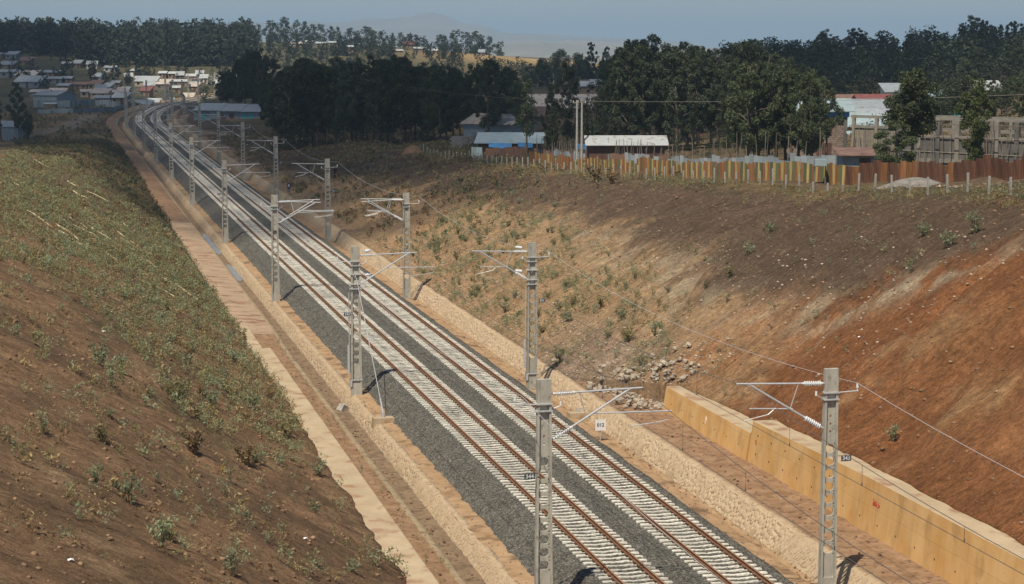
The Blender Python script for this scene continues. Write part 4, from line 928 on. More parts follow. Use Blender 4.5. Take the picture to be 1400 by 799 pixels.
for i, (px, tp, d) in enumerate(((132, 92, 800), (150, 98, 780), (106, 96, 820), (180, 96, 770), (208, 98, 820), (286, 118, 700), (108, 124, 690))):
    one(['far0', 'fay0', 'far1'][i % 3], px, d, tp, 'dark tree among the town houses, %s of seven counted from the left' % ORD[[3, 4, 0, 5, 6, 7, 1][i] if False else sorted(range(7), key=lambda k: (132,150,106,180,208,286,108)[k]).index(i)], 1.1)
# skyline trees of the left hill
TS = [(0, 34), (30, 27), (60, 30), (80, 30), (110, 28), (140, 33), (170, 36), (195, 28), (225, 31), (255, 34), (275, 28), (300, 32), (330, 32), (355, 34), (375, 28), (398, 24), (425, 28), (455, 34), (480, 36), (505, 36), (530, 42), (560, 44), (575, 50), (590, 52), (598, 46), (620, 42), (645, 40), (668, 48), (690, 56)]
for i in range(58):
    px = 4+i*11.9+rt.uniform(-3, 3)
    if 575 < px < 590: continue
    dist = 1190+rt.uniform(-60, 60) if px < 330 else 1215+rt.uniform(-40, 60)
    p = at(px, dist); tp = np.interp(px, [a for a, b in TS], [b for a, b in TS])+abs(rt.gauss(0, 4)); h = max(6, min(24, zat(tp, p)-p.z))
    tree(rt.choice(['far0', 'far1', 'far2', 'fay0']), p, h, 'tree on the skyline of the far wooded hill', 'skyline trees of the far hill', rt.uniform(1.0, 1.4))
# the far wood as one mass
def far_wood():
    r = np.random.default_rng(77); V = []; F = []; b = 0; TVv = []; TF = []; tb = 0
    base = [(np.array([v.co for v in TV[k][1].vertices])) for k in ('far0', 'far1', 'far2', 'fay0', 'fay1')]
    hs = [15, 15, 15, 11, 11]
    def put(x, y, h, w_, nl=170, gs=1.9):
        nonlocal b
        k = r.integers(5); v = base[k]; q = np.arange(len(v)//4); q = r.choice(q, min(len(q), nl), replace=False); v = v.reshape(-1, 4, 3)[q].reshape(-1, 3)*1.0
        s = h/hs[k]; a = r.random()*6.28; c, sn = math.cos(a), math.sin(a)
        ctr = v.reshape(-1, 4, 3).mean(1, keepdims=True); v = (ctr + (v.reshape(-1, 4, 3)-ctr)*gs).reshape(-1, 3)
        z = gz(x, y)
        V.append(np.stack([(v[:, 0]*c-v[:, 1]*sn)*s*w_+x, (v[:, 0]*sn+v[:, 1]*c)*s*w_+y, v[:, 2]*s+z], 1)); F.append(np.arange(len(v)).reshape(-1, 4)+b); b += len(v)
    for i in range(620):                                             # left hill
        px = r.uniform(-8, 345); yb = r.uniform(60, 92 if px > 110 else 78)
        if px < 70 and yb > 74 and r.random() < .8: continue
        p = gp(px, yb)
        put(p.x, p.y, r.uniform(9, 15), r.uniform(.9, 1.3))
    for i in range(330):                                             # slope below the middle ridge
        px = r.uniform(330, 700); yb = r.uniform(78, 104)
        if r.random() < .62: continue
        if px > 640 and yb < 92: continue
        p = gp(px, yb); put(p.x, p.y, r.uniform(3, 6.5), r.uniform(.9, 1.4))
    for i in range(120):                                             # between the town houses
        px = r.uniform(-8, 310); yb = r.uniform(74, 122)
        if px > 190 and yb > 112: continue
        p = gp(px, yb); put(p.x, p.y, r.uniform(3, 6), r.uniform(.9, 1.3))
    for i in range(150):                                             # among the houses of the middle ridge
        px = r.uniform(332, 655); yb = r.uniform(58, 84); p = gp(px, yb); put(p.x, p.y, r.uniform(3, 8), r.uniform(.9, 1.3))
    for i in range(130):                                             # scrub belt right of the bare hill
        px = r.uniform(690, 900); yb = r.uniform(99, 122)
        p = gp(px, yb); put(p.x, p.y, r.uniform(3, 7), r.uniform(1.0, 1.5))
    for i in range(170):                                             # rise at the right, filling
        px = r.uniform(985, 1410); d = r.uniform(380, 720); p = at(px, d); put(p.x, p.y, r.uniform(7, 12), r.uniform(1, 1.4), 420, 1.0)
    def under(n, x0, x1, d0, d1, h0, h1):
        for i in range(n):
            p = at(r.uniform(x0, x1), r.uniform(d0, d1)); put(p.x, p.y, r.uniform(h0, h1), r.uniform(1.1, 1.8), 300, .75)
    under(46, 372, 640, 342, 372, 1.6, 4.0); under(60, 905, 1130, 224, 262, 1.2, 3.2); under(26, 640, 830, 285, 330, 1.2, 3.0); under(30, 1160, 1410, 196, 240, 2.0, 4.5)
    tag(ob('far_wood', npmesh('far_wood', np.concatenate(V), np.concatenate(F), M['leaf_far'])), 'far-off wood covering the hills behind the town', 'wood', kind='stuff')
far_wood()
# ------------------------------------------------------------------ weeds, bushes, dry grass
def weed(seed, h, n_stem, n_leaf, L, leaf, spread=.8):
    rng = np.random.default_rng(seed); r = random.Random(seed); st = MB(); P = []
    for k in range(n_stem):
        a = k*2.4+r.uniform(-.5, .5); q = spread*r.uniform(.15, .6)*h; top = Vector((math.cos(a)*q, math.sin(a)*q, h*r.uniform(.6, 1.05)))
        mid = top*.5+Vector((0, 0, .08*h)); st.path([Vector((0, 0, -.08)), mid, top], [.012, .008, .004], 4)
        for j in range(n_leaf//n_stem):
            t = r.uniform(.15, 1.05); c = (mid*(t*2) if t < .5 else mid.lerp(top, t*2-1)); P.append(c+Vector((r.gauss(0, .07), r.gauss(0, .07), r.gauss(0, .05)))*h)
    V, F = leaf_quads(np.array(P), L, L*.36, rng, -.2)
    return st.mesh('stem', M['stem']), npmesh('foliage', V, F, leaf)
WV = [weed(1, .75, 9, 150, .15, M['leaf_weed']), weed(2, .9, 10, 170, .15, M['leaf_weed']), weed(3, .6, 8, 130, .13, M['leaf_olive']), weed(4, 1.0, 8, 110, .15, M['leaf_weed'], .6), weed(5, .7, 14, 320, .12, M['leaf_olive'], 1.2), weed(6, .7, 12, 260, .13, M['leaf_brown'], 1.1)]
def bush(var, px, py, size, label, group=None, name='weed_bush', p=None):
    p = p or gp(px, py); T = thing(name, label, 'bush', p, random.uniform(0, 6.28), group); h = WV[var][0].vertices; k = size/[.75, .9, .6, 1.0, .7, .7][var]; T.scale = (k, k, k)
    ob('stem', WV[var][0], T); ob('foliage', WV[var][1], T)
for var, px, py, s, lab in ((4, 238, 552, 1.05, 'dense olive green bush on the upper left slope'), (0, 137, 500, 1.1, 'upright dark green weed left of the dense olive bush'), (1, 165, 512, .9, 'grey green weed right of the upright dark weed on the left slope'),
    (3, 318, 790, .95, 'spiky grey green plant near the bottom of the left slope'), (0, 174, 688, 1.0, 'branching grey green weed in the middle of the bare left slope'), (1, 222, 750, 1.0, 'grey green weed just above the spiky plant on the left slope'), (3, 60, 596, .9, 'tall thin weed near the left edge of the slope'),
    (4, 392, 602, 1.15, 'bushy green weed beside the concrete strip'), (0, 436, 657, .8, 'grey green weed overhanging the edge of the concrete strip'), (5, 338, 640, 1.0, 'brownish dry bush halfway down the left slope'), (0, 290, 560, 1.0, 'green weed above the brownish dry bush on the left slope'),
    (1, 132, 665, .7, 'small weed left of the branching weed on the left slope'), (5, 266, 625, 1.1, 'brown twiggy bush below the dense olive bush'), (0, 345, 560, .9, 'grey green weed near the start of the concrete strip'),
    (4, 857, 470, 1.0, 'dense green weed above the rubble heap'), (1, 895, 462, 1.0, 'green weed right of the dense one above the rubble heap'), (0, 850, 440, .9, 'grey green weed on the tan slope above the dense green weed'), (2, 822, 425, .9, 'low olive weed in the middle of the tan slope'),
    (0, 776, 440, .9, 'grey green weed on the lower tan slope near the tension mast'), (4, 597, 345, 1.0, 'round green weed at the left end of the tan slope'), (1, 668, 350, .9, 'green weed on the tan slope left of the tension mast'), (0, 762, 492, .7, 'small weed among pale stones at the slope foot'),
    (0, 1296, 340, 1.0, 'bright green weed high on the dark brown slope'), (1, 1332, 322, 1.2, 'larger green weed right of the bright one high on the dark slope'), (0, 1262, 328, .9, 'small grey weed high on the dark slope'), (3, 1245, 375, .8, 'thin weed on the dark slope above the rust coloured soil'), (0, 1054, 318, .9, 'grey weed on the upper dark slope below the striped fence'), (1, 1222, 605, .8, 'small weed just above the retaining wall'), (2, 998, 382, .8, 'little weed on the pale stony patch of the slope')):
    bush(var, px, py, s, lab)
bush(5, 816, 249, 1.9, 'big brown flowering bush at the slope top before the striped fence', name='dry_bush'); bush(5, 836, 252, 1.5, 'smaller brown bush right of the big flowering bush', name='dry_bush')
def proj(x, y, z):
    cy, sy = math.cos(YAW), math.sin(YAW); cp, sp = math.cos(PITCH), math.sin(PITCH)
    qx = x-CAM_LOC[0]; qy = y-CAM_LOC[1]; qz = z-CAM_LOC[2]
    fw = qx*sy*cp+qy*cy*cp-qz*sp; r_ = qx*cy-qy*sy; u_ = qx*sy*sp+qy*cy*sp+qz*cp
    return 700+FPX*r_/fw, 399.5-FPX*u_/fw
def inpoly(px, py, poly):
    c = np.zeros(len(px), bool); j = len(poly)-1
    for i in range(len(poly)):
        xi, yi = poly[i]; xj, yj = poly[j]
        k = ((yi > py) != (yj > py)) & (px < (xj-xi)*(py-yi)/((yj-yi) or 1e-9)+xi); c ^= k; j = i
    return c
def plant_mass(name, label, pts, var, smin, smax, seed, nq, mats_, big=1.0):
    rng = np.random.default_rng(seed); V = []; F = []; mi = []; b = 0
    base = [np.array([v.co for v in WV[k][1].vertices]).reshape(-1, 4, 3) for k in var]; hh = [[.75, .9, .6, 1.0, .7, .7][k] for k in var]
    for x, y, z in pts:
        k = rng.integers(len(var)); v = base[k]; v = v[rng.choice(len(v), min(nq, len(v)), replace=False)]; c0 = v.mean(1, keepdims=True); v = (c0+(v-c0)*big).reshape(-1, 3)
        s = rng.uniform(smin, smax)/hh[k]; a = rng.random()*6.28; c, sn = math.cos(a), math.sin(a)
        V.append(np.stack([(v[:, 0]*c-v[:, 1]*sn)*s+x, (v[:, 0]*sn+v[:, 1]*c)*s+y, v[:, 2]*s+z], 1)); F.append(np.arange(len(v)).reshape(-1, 4)+b); b += len(v); mi.append(np.full(len(v)//4, rng.choice(len(mats_), p=None)))
    tag(ob(name, npmesh(name, np.concatenate(V), np.concatenate(F), mats_, midx=np.concatenate(mi))), label, 'weeds', kind='stuff')
def cand(n, side, y0, y1, u0, u1, seed, dens_fn, gam=1.0):
    r = np.random.default_rng(seed); y = y0+(y1-y0)*r.random(n)**gam; u = u0+(u1-u0)*r.random(n)
    x = (toeR(y)[0]+u if side > 0 else toeL(y)[0]-u)+off(y); z = ground_z(x, y); px, py = proj(x, y, z)
    k = r.random(n) < dens_fn(x, y, px, py); return np.stack([x[k], y[k], z[k]], 1)
PD = [(-20, 205), (60, 205), (120, 240), (230, 330), (330, 440), (430, 600), (400, 640), (300, 600), (240, 560), (150, 440), (60, 380), (-20, 350)]
PG = [(-20, 195), (80, 190), (200, 260), (250, 335), (290, 400), (250, 400), (130, 300), (40, 300), (-20, 330)]
clump = lambda x, y, s, sd: sm(.42, .62, fbm(x/s, y/s, sd))
nearb = lambda y: np.clip(1.0-(y-60)/420, .1, 1)
pl = cand(16000, -1, 55, 200, 0, 18, 31, lambda x, y, px, py: np.where(inpoly(px, py, PD), .22+.75*clump(x, y, 3.5, 81), .035+.15*clump(x, y, 2.5, 82)))
plant_mass('slope_weeds', 'grey green weeds and twigs growing over the left slope', pl, [0, 1, 2, 3, 5], .26, .80, 1, 32, [M['leaf_weed'], M['leaf_weed'], M['leaf_olive'], M['leaf_dry'], M['leaf_brown']], 1.15)
pl = cand(15000, -1, 140, 400, 0, 19, 32, lambda x, y, px, py: .25+.75*clump(x, y, 6, 83)*np.where(y > 170, 1, .6))
nb = pl[:, 1] + (pl[:, 0]+15)*5.5 < 235  # split along the cloud shadow edge; shade beyond it is put into the leaf colours
plant_mass('slope_grass', 'tall pale green grass on the upper left slope', pl[nb], [0, 1, 2, 3], .3, .75, 2, 24, [M['leaf_weed'], M['leaf_olive'], M['leaf_pale'], M['leaf_dry'], M['leaf_pale'], M['leaf_brown'], M['leaf_dry']], 1.7)
plant_mass('shade_tinted_scrub', 'scrub on the far end of the left slope, tinted brown and dark green for cloud shade', pl[~nb], [0, 2, 5, 5], .3, .8, 2, 20, [M['leaf_brown'], M['leaf_brown'], M['leaf_olive'], M['leaf_mid'], M['leaf_mid']], 1.9)
PR = [(560, 330), (640, 275), (760, 300), (900, 380), (930, 440), (900, 520), (760, 500), (640, 440), (570, 380)]
pl = cand(15000, 1, 96, 260, 0, 17, 33, lambda x, y, px, py: np.where(inpoly(px, py, PR), .10+.6*clump(x, y, 2.6, 84), .015+.05*clump(x, y, 3, 85)))
plant_mass('slope_weeds', 'scattered green weeds on the tan right slope', pl, [0, 1, 2, 4], .25, .7, 3, 30, [M['leaf_weed'], M['leaf_olive'], M['leaf_weed']], 1.15)
pl = cand(9000, 1, 85, 270, 15.5, 24, 34, lambda x, y, px, py: (.15+.8*clump(x, y, 3.5, 86))*sm(-3.0, .8, x-27.0+fbm(x/4, y/4, 87)*2-1)*np.clip((300-y)/200, .2, 1))
plant_mass('crest_weeds', 'weeds and dry grass along the top of the right slope', pl, [0, 1, 2, 3], .22, .6, 4, 24, [M['leaf_weed'], M['leaf_olive'], M['leaf_dry'], M['leaf_dry'], M['leaf_brown']], 1.25)
pl = cand(16000, 1, 175, 430, 1, 34, 35, lambda x, y, px, py: .08+.75*clump(x, y, 7, 88)*sm(180, 240, y))
plant_mass('bank_scrub', 'rusty brown scrub on the far right bank below the grove', pl, [0, 2, 5, 5], .3, .9, 5, 18, [M['leaf_brown'], M['leaf_dry'], M['leaf_olive'], M['leaf_mid'], M['leaf_brown']], 2.0)
pl = cand(4200, -1, 400, 640, 0, 70, 36, lambda x, y, px, py: .1+.6*clump(x, y, 14, 89)*(np.abs(x-np.interp(y, [395, 440, 480, 520, 560, 620], [-44, -30, -20.5, -16.5, -14, -12])) > 3.2))
plant_mass('plain_scrub', 'dry scrub on the flat ground before the town', pl, [0, 2, 5], .4, 1.1, 6, 14, [M['leaf_brown'], M['leaf_olive'], M['leaf_mid']], 3.0)
dw = np.stack([RNG.uniform(-9.2, -8.0, 150), RNG.uniform(64, 150, 150), np.full(150, -.95)], 1)
plant_mass('ditch_weeds', 'small weeds along the left ditch', dw, [0, 1, 2], .15, .45, 8, 30, [M['leaf_weed'], M['leaf_olive']], 1.0)
# individual bushes among the weeds, alike and scattered
rb = random.Random(19); pts = cand(1400, -1, 62, 175, .6, 15, 41, lambda x, y, px, py: np.where(inpoly(px, py, PD), .10, .022))
for x, y, z in pts[:80]: bush(rb.choice([0, 1, 2, 3, 5]), 0, 0, rb.uniform(.45, .85), 'small grey green weed scattered on the left slope', 'weeds scattered on the left slope', p=Vector((x, y, z)))
pts = cand(1400, 1, 108, 200, .6, 15, 42, lambda x, y, px, py: np.where(inpoly(px, py, PR), .10, .012))
for x, y, z in pts[:80]: bush(rb.choice([0, 1, 2, 4]), 0, 0, rb.uniform(.45, .85), 'small green weed scattered on the tan right slope', 'weeds scattered on the right slope', p=Vector((x, y, z)))
M['leaf_yellow'] = leafmat('yellow flowers', (.55,.34,.02), (.7,.48,.05), .3, .1)
WV.append(weed(7, .7, 8, 120, .12, M['leaf_yellow'], 1.0)); 
_p = gp(305, 650); T = thing('flowering_weed', 'small yellow flowering weed on the left slope', 'bush', _p); T.scale = (.55, .55, .4); ob('stem', WV[6][0], T); ob('foliage', WV[6][1], T)
for px, py, lab in ((97, 768, 'white scrap of paper near the bottom left corner'), (418, 738, 'white crumpled litter beside the concrete strip'), (142, 457, 'white scrap on the left slope below the canes'), (158, 252, 'white scrap in the shade-tinted scrub of the left slope'), (1175, 463, 'white scrap on the rust coloured slope')):
    q = gp(px, py); b_ = MB().poly([(-.08,-.06,.03),(.02,-.08,.07),(.09,-.02,.02),(.06,.08,.06),(-.04,.08,.03),(-.09,.02,.06),(0,0,.09)], [(0,1,6),(1,2,6),(2,3,6),(3,4,6),(4,5,6),(5,0,6)]); tag(b_.build('litter', M['white'], None, loc=q), lab, 'litter')
# long canes lying down the left slope
M['cane'] = mat('dry cane', (.46,.36,.21), (.58,.47,.30), 4, .8, .1, 20, .003)
ZC = [((190,455),(410,605)),((415,610),(610,715)),((390,495),(580,610)),((440,480),(600,580)),((380,540),(540,655)),((580,430),(720,530)),((548,455),(640,520)),((570,390),(620,420)),((380,375),(455,430)),((460,250),(740,390)),((620,570),(790,680)),((600,600),(680,655)),((820,525),(870,560)),((840,660),(950,720)),((810,550),(845,575)),((90,265),(130,290)),((270,285),(330,315)),((960,770),(1080,850)),((710,740),(830,830)),((230,105),(330,160)),((800,600),(930,690)),((500,320),(600,380))]
ZC = [tuple((a/4.992, 200+b/4.992) for a, b in s) for s in ZC] + [tuple((a/2.663, 180+b/2.663) for a, b in s) for s in (((380,450),(440,490)),((510,545),(640,615)),((590,540),(725,622)),((690,555),(765,590)))]
for i, (a, b) in enumerate(ZC):
    A = gp(*a); B = gp(*b); n = 7; pts = []
    for k in range(n):
        q = A.lerp(B, k/(n-1)); q.z += .16+.05*math.sin(k*1.1+i); pts.append(q-A)
    o = MB().path(pts, [.058]*3+[.05]*2+[.04]*2, 6).build('cane_pole', M['cane'], None, loc=A)
    tag(o, ('longest dry cane lying on the left slope' if i == 0 else 'dry cane lying down the left slope among other canes'), 'cane', None if i == 0 else 'dry canes lying on the left slope')
# ------------------------------------------------------------------ buildings
def tin(name, c, c2, rust=(.20,.10,.055), amt=9.0, rough=.5):
    return mat(name, c, c2, 1.2, rough, .0, spec=.4, c3=rust, scale3=amt, metal=.15, var=.12)
B = {}
B['tin'] = tin('grey roofing iron', (.25,.285,.305), (.35,.385,.40), (.22,.20,.185), 1.5)
B['bright'] = tin('bright roofing iron', (.40,.42,.42), (.52,.54,.53), (.31,.29,.26), 1.2)
B['rust'] = tin('rusty roofing iron', (.17,.095,.065), (.26,.16,.11), (.12,.06,.04), 2)
B['rustpale'] = tin('rust streaked pale iron', (.52,.45,.38), (.60,.53,.45), (.24,.13,.08), 1.4)
B['redroof'] = tin('red roof', (.20,.065,.055), (.27,.10,.085), (.17,.06,.05), 2)
B['blue'] = tin('blue sheeting', (.06,.20,.42), (.09,.27,.52), (.05,.16,.34), 2)
B['teal'] = tin('blue green iron', (.29,.37,.385), (.37,.455,.46), (.26,.33,.34), .8)
B['mud'] = mat('mud wall', (.20,.145,.10), (.29,.215,.155), 1.5, .95, .4, 12, .02, var=.15)
B['cream'] = mat('cream wall', (.46,.36,.25), (.55,.45,.32), 1.5, .9, .2, 12, .01, var=.15)
B['orange'] = mat('orange tan wall', (.50,.30,.18), (.58,.38,.24), 1.5, .9, .2, 12, .01)
B['greyblue'] = mat('grey blue sheet wall', (.19,.225,.245), (.27,.305,.325), 1.5, .7, .2, 12, .01, var=.15, c3=(.2,.2,.2), scale3=3)
B['whitewall'] = mat('whitewashed wall', (.58,.57,.54), (.66,.65,.62), 1.5, .9, .2, 12, .01)
B['wood'] = mat('dark red timber', (.085,.042,.030), (.14,.075,.055), 2, .9, .3, 10, .02, stretch=(3,3,.4))
B['dark'] = mat('dark opening', (.015,.014,.013), (.025,.024,.022), 2, .9, 0)
B['block'] = mat('concrete block', (.26,.245,.225), (.34,.32,.295), 2, .95, .4, 14, .01, var=.1)
B['plaster'] = mat('grey cement render', (.10,.096,.088), (.155,.147,.135), .7, .95, .3, 12, .01, c3=(.10,.095,.088), scale3=1.0)
B['beam'] = mat('fresh concrete', (.19,.172,.148), (.26,.24,.205), 1.2, .95, .3, 12, .01)
B['plank'] = mat('formwork plank', (.19,.165,.13), (.28,.245,.19), 2, .9, .2, 12, .01, var=.2)
B['stick'] = mat('weathered stick', (.15,.125,.10), (.24,.205,.165), 3, .95, .2, 20, .01, var=.25)
B['brick'] = mat('grey brown brick', (.22,.165,.13), (.30,.235,.19), 2, .95, .3, 16, .01, var=.25)
B['turq'] = mat('turquoise shutter', (.05,.30,.30), (.07,.36,.35), 2, .6, 0)
def house(label, p, w_, dep, h, roof, wall, rz=None, style='gable', pitch=.28, over=.35, nwin=2, group=None, name='tin_roof_house', cat='house', door=True, gable_end=None):
    rz = -YAW+random.uniform(-.25, .25) if rz is None else rz
    p = Vector(p)
    zb = min(gz(p.x+dx*math.cos(rz)-dy*math.sin(rz), p.y+dx*math.sin(rz)+dy*math.cos(rz)) for dx in (-w_/2, w_/2) for dy in (-dep/2, dep/2)); p.z = min(p.z, zb+.4)
    T = thing(name, label, cat, p, rz, group); hw, hd = w_/2, dep/2; rise = pitch*(hd if style == 'gable' else dep)
    m = MB(); b0 = -1.0
    if style == 'gable':
        m.poly([(-hw,-hd,b0),(hw,-hd,b0),(hw,hd,b0),(-hw,hd,b0),(-hw,-hd,h),(hw,-hd,h),(hw,hd,h),(-hw,hd,h),(-hw,0,h+rise),(hw,0,h+rise)], [(0,1,5,4),(1,2,6,9,5),(2,3,7,6),(3,0,4,8,7)])
    else:
        m.poly([(-hw,-hd,b0),(hw,-hd,b0),(hw,hd,b0),(-hw,hd,b0),(-hw,-hd,h),(hw,-hd,h),(hw,hd,h+rise),(-hw,hd,h+rise)], [(0,1,5,4),(1,2,6,5),(2,3,7,6),(3,0,4,7)])
    m.build('wall', B[wall], T)
    t = .06; R = MB()
    def slab(a, b_, c, d):
        P = [Vector(q) for q in (a, b_, c, d)]; n = (P[1]-P[0]).cross(P[3]-P[0]).normalized(); n = n if n.z > 0 else -n
        Q = [q+n*.02 for q in P]+[q+n*(t+.02) for q in P]; R.poly(Q, [(3,2,1,0),(4,5,6,7),(0,1,5,4),(1,2,6,5),(2,3,7,6),(3,0,4,7)])
    e = over; k = rise/hd if style == 'gable' else rise/dep
    if style == 'gable':
        slab((-hw-e,-hd-e,h-k*e),(hw+e,-hd-e,h-k*e),(hw+e,0,h+rise),(-hw-e,0,h+rise)); slab((-hw-e,.0,h+rise),(hw+e,.0,h+rise),(hw+e,hd+e,h-k*e),(-hw-e,hd+e,h-k*e))
        R.tube((-hw-e,0,h+rise+t), (hw+e,0,h+rise+t), .09, 6)
    else: slab((-hw-e,-hd-e,h-k*e),(hw+e,-hd-e,h-k*e),(hw+e,hd+e,h+rise+k*e),(-hw-e,hd+e,h+rise+k*e))
    R.build('roof', B[roof], T)
    n = nwin+(1 if door else 0)
    for j in range(n):
        x = -hw+w_*(j+.5)/n
        if door and j == n//2: MB().box(x-.45, x+.45, -hd-.05, -hd+.02, 0, min(2.0, h-.2)).build('door', B['turq' if roof == 'teal' else 'wood'], T)
        elif nwin:
            ww = min(.5, w_/n*.3); wv = MB().box(x-ww-.07, x+ww+.07, -hd-.045, -hd+.02, h*.38-.07, h*.38+.92).build('window', B['cream'], T)
            MB().box(x-ww, x+ww, -hd-.065, -hd+.02, h*.38, h*.38+.85).build('pane', B['dark'], wv)
    return T
# ---- town across the valley: rows read off from the hillside down
def town(rows, zoom, sx, x0, y0):
    for rowname, hs in rows:
        hs = sorted(hs, key=lambda q: q[0])
        for i, (a, b, t, base, roof, wall) in enumerate(hs):
            px = x0+(a+b)/2/sx; pb = y0+base/sx; p = gp(px, pb); dist = (p.x-CAM_LOC[0])*math.sin(YAW)+p.y*math.cos(YAW)
            w_ = max(3.0, (b-a)/sx*dist/FPX); h = max(1.9, ((base-t)/sx*dist/FPX)*.62)
            dep = min(max(4.5, w_*.7), 9); pitch = .30
            adj = {'tin': 'grey', 'bright': 'bright', 'rust': 'rusty', 'rustpale': 'rust streaked', 'redroof': 'red', 'blue': 'blue', 'teal': 'blue green'}[roof]
            house('%s roofed house, %s from left in %s' % (adj, ORD[i], rowname), p+Vector((0, dep*.5, 0)), w_, dep, min(h, 3.4), roof, wall, -YAW+random.uniform(-.3, .3), 'gable' if random.random() < .6 else 'mono', pitch, .3, 1 if w_ < 7 else 2, 'houses of the far town')
town([('the top row of the left town', [(0,45,80,118,'tin','mud'), (55,145,68,120,'tin','greyblue'), (146,252,112,168,'rust','mud')]),
      ('the second row of the left town', [(0,125,152,200,'tin','mud'), (345,485,203,262,'tin','mud'), (490,560,165,190,'bright','mud'), (575,640,165,190,'bright','mud'), (680,760,170,198,'bright','whitewall')]),
      ('the third row of the left town', [(0,165,195,265,'tin','greyblue'), (200,320,224,262,'tin','mud'), (135,300,245,285,'rustpale','mud'), (740,802,250,297,'bright','whitewall'), (375,488,262,318,'tin','greyblue'), (492,570,262,315,'tin','mud')]),
      ('the fourth row of the left town', [(130,340,272,345,'tin','greyblue'), (550,705,302,360,'rust','mud'), (705,800,308,360,'rust','mud'), (460,560,335,370,'tin','mud'), (820,870,345,385,'tin','greyblue')]),
      ('the fifth row of the left town', [(245,395,350,422,'rustpale','mud'), (392,530,375,412,'rustpale','cream'), (632,720,384,420,'rustpale','cream'), (722,860,395,435,'rustpale','orange'), (750,832,355,398,'tin','greyblue')])], None, 5.707, 0, 60)
town([('the row at the foot of the far wood', [(105,230,98,140,'bright','whitewall'), (0,75,180,238,'bright','whitewall'), (388,442,130,172,'bright','mud'), (760,822,170,205,'bright','mud'), (828,892,170,222,'bright','mud'), (930,1022,163,235,'bright','mud'), (1040,1077,165,205,'bright','mud'), (672,712,168,200,'bright','mud')]),
      ('the upper row of the middle town', [(320,362,205,240,'bright','mud'), (415,545,205,250,'bright','mud'), (420,640,246,285,'bright','cream'), (650,775,248,285,'rustpale','mud'), (790,942,240,275,'bright','mud'), (1075,1128,225,255,'bright','whitewall'), (1190,1282,260,300,'bright','greyblue'), (950,1050,255,290,'tin','mud')]),
      ('the middle row of the middle town', [(500,600,280,330,'bright','mud'), (610,742,270,318,'rustpale','mud'), (720,862,285,330,'bright','mud'), (780,952,300,350,'bright','mud'), (940,1052,282,330,'rustpale','mud'), (1185,1278,305,372,'bright','whitewall'), (180,260,270,300,'tin','mud'), (285,360,330,365,'tin','greyblue')]),
      ('the lower row of the middle town', [(800,1000,318,400,'rustpale','mud'), (1005,1112,308,372,'rustpale','orange'), (690,800,348,408,'tin','mud'), (575,672,360,405,'bright','mud'), (470,570,343,380,'redroof','mud'), (230,342,360,402,'rustpale','cream'), (75,230,365,402,'rustpale','orange')]),
      ('the row behind the bend of the tracks', [(500,652,390,448,'bright','mud'), (362,577,445,480,'tin','greyblue'), (185,337,425,462,'bright','mud'), (0,150,425,462,'tin','mud')])], None, 7.368, 130, 80)
town([('the row of houses on the far ridge', [(165,238,204,226,'rustpale','cream'), (240,272,188,220,'bright','whitewall'), (285,330,194,220,'bright','mud'), (402,466,200,238,'bright','orange'), (480,540,204,222,'bright','mud'), (586,622,194,214,'bright','mud'), (606,652,214,240,'bright','mud'), (700,760,204,228,'redroof','mud'), (752,812,224,250,'bright','mud'), (825,868,234,260,'bright','mud'), (900,942,212,236,'bright','mud'), (946,990,217,240,'bright','mud'), (992,1052,224,252,'blue','mud'), (1160,1206,218,244,'rustpale','cream'), (1062,1090,252,268,'tin','mud'), (655,700,226,250,'bright','mud'), (350,390,196,216,'bright','mud')])], None, 3.475, 350, 0)
# ---- grey shed and tin fence at the left of the town
def tin_fence(name, label, line, h, m_, sheet=.9, cap=300, stakes=0, jitter=.08, stake_h=1.5, cat='fence', seed=1, colour=None):
    "corrugated sheets one by one along a ground polyline"
    r = random.Random(seed); pts = [Vector(p) for p in line]; T = thing(name, label, cat, pts[0]); o = pts[0]
    def sheet_mesh():
        n = 8; b = MB(); V = []
        for i in range(2*n+1):
            x = sheet*(i/(2*n)-.5)*1.04; y = (.02 if i % 2 else -.02); V += [(x, y, -.35), (x, y, 1.0)]
        return b.poly(V, [(2*i, 2*i+2, 2*i+3, 2*i+1) for i in range(2*n)])
    mats_ = m_ if isinstance(m_, list) else [m_]
    SM = [sheet_mesh().mesh('sheet', x) for x in mats_]; c = 0; k = 0
    for a, b in zip(pts[:-1], pts[1:]):
        L = (b-a).length; n = max(1, int(L/sheet)); ang = math.atan2(b.y-a.y, b.x-a.x)
        for i in range(n):
            q = a.lerp(b, (i+.5)/n); q.z = gz(q.x, q.y); j = colour(k, r) if colour else r.randrange(len(SM))
            s = bpy.data.objects.new('sheet', SM[j]); link(s, T); s.location = q-o+Vector((0, 0, r.uniform(-.03, .03))); s.scale = (L/n/sheet, 1, h*(1+r.uniform(-jitter, jitter))); s.rotation_euler = (r.uniform(-.03, .03), r.uniform(-.025, .025), ang+r.uniform(-.05, .05)); k += 1
        if stakes:
            for i in range(int(L/stakes)):
                q = a.lerp(b, (i+r.random())/int(L/stakes)); q.z = gz(q.x, q.y); hh = stake_h*r.uniform(.75, 1.25); nx = -math.sin(ang)*.25; ny = math.cos(ang)*.25
                MB().path([(0, 0, -.3), (r.uniform(-.05, .05), 0, hh*.5), (r.uniform(-.16, .16), r.uniform(-.1, .1), hh)], [.05, .042, .026], 5).build('stake', B['stick'], T, loc=q-o+Vector((nx, ny, 0)))
    return T
gl = lambda *q: [gp(*x) for x in q]
p = gp(75, 144.5); house('long grey metal shed with pale roof before the left town', p+Vector((0, 5, 0)), 9.5, 9, 3.0, 'tin', 'greyblue', -YAW-.5, 'gable', .25, .3, 0, None, 'metal_shed', 'shed', False)
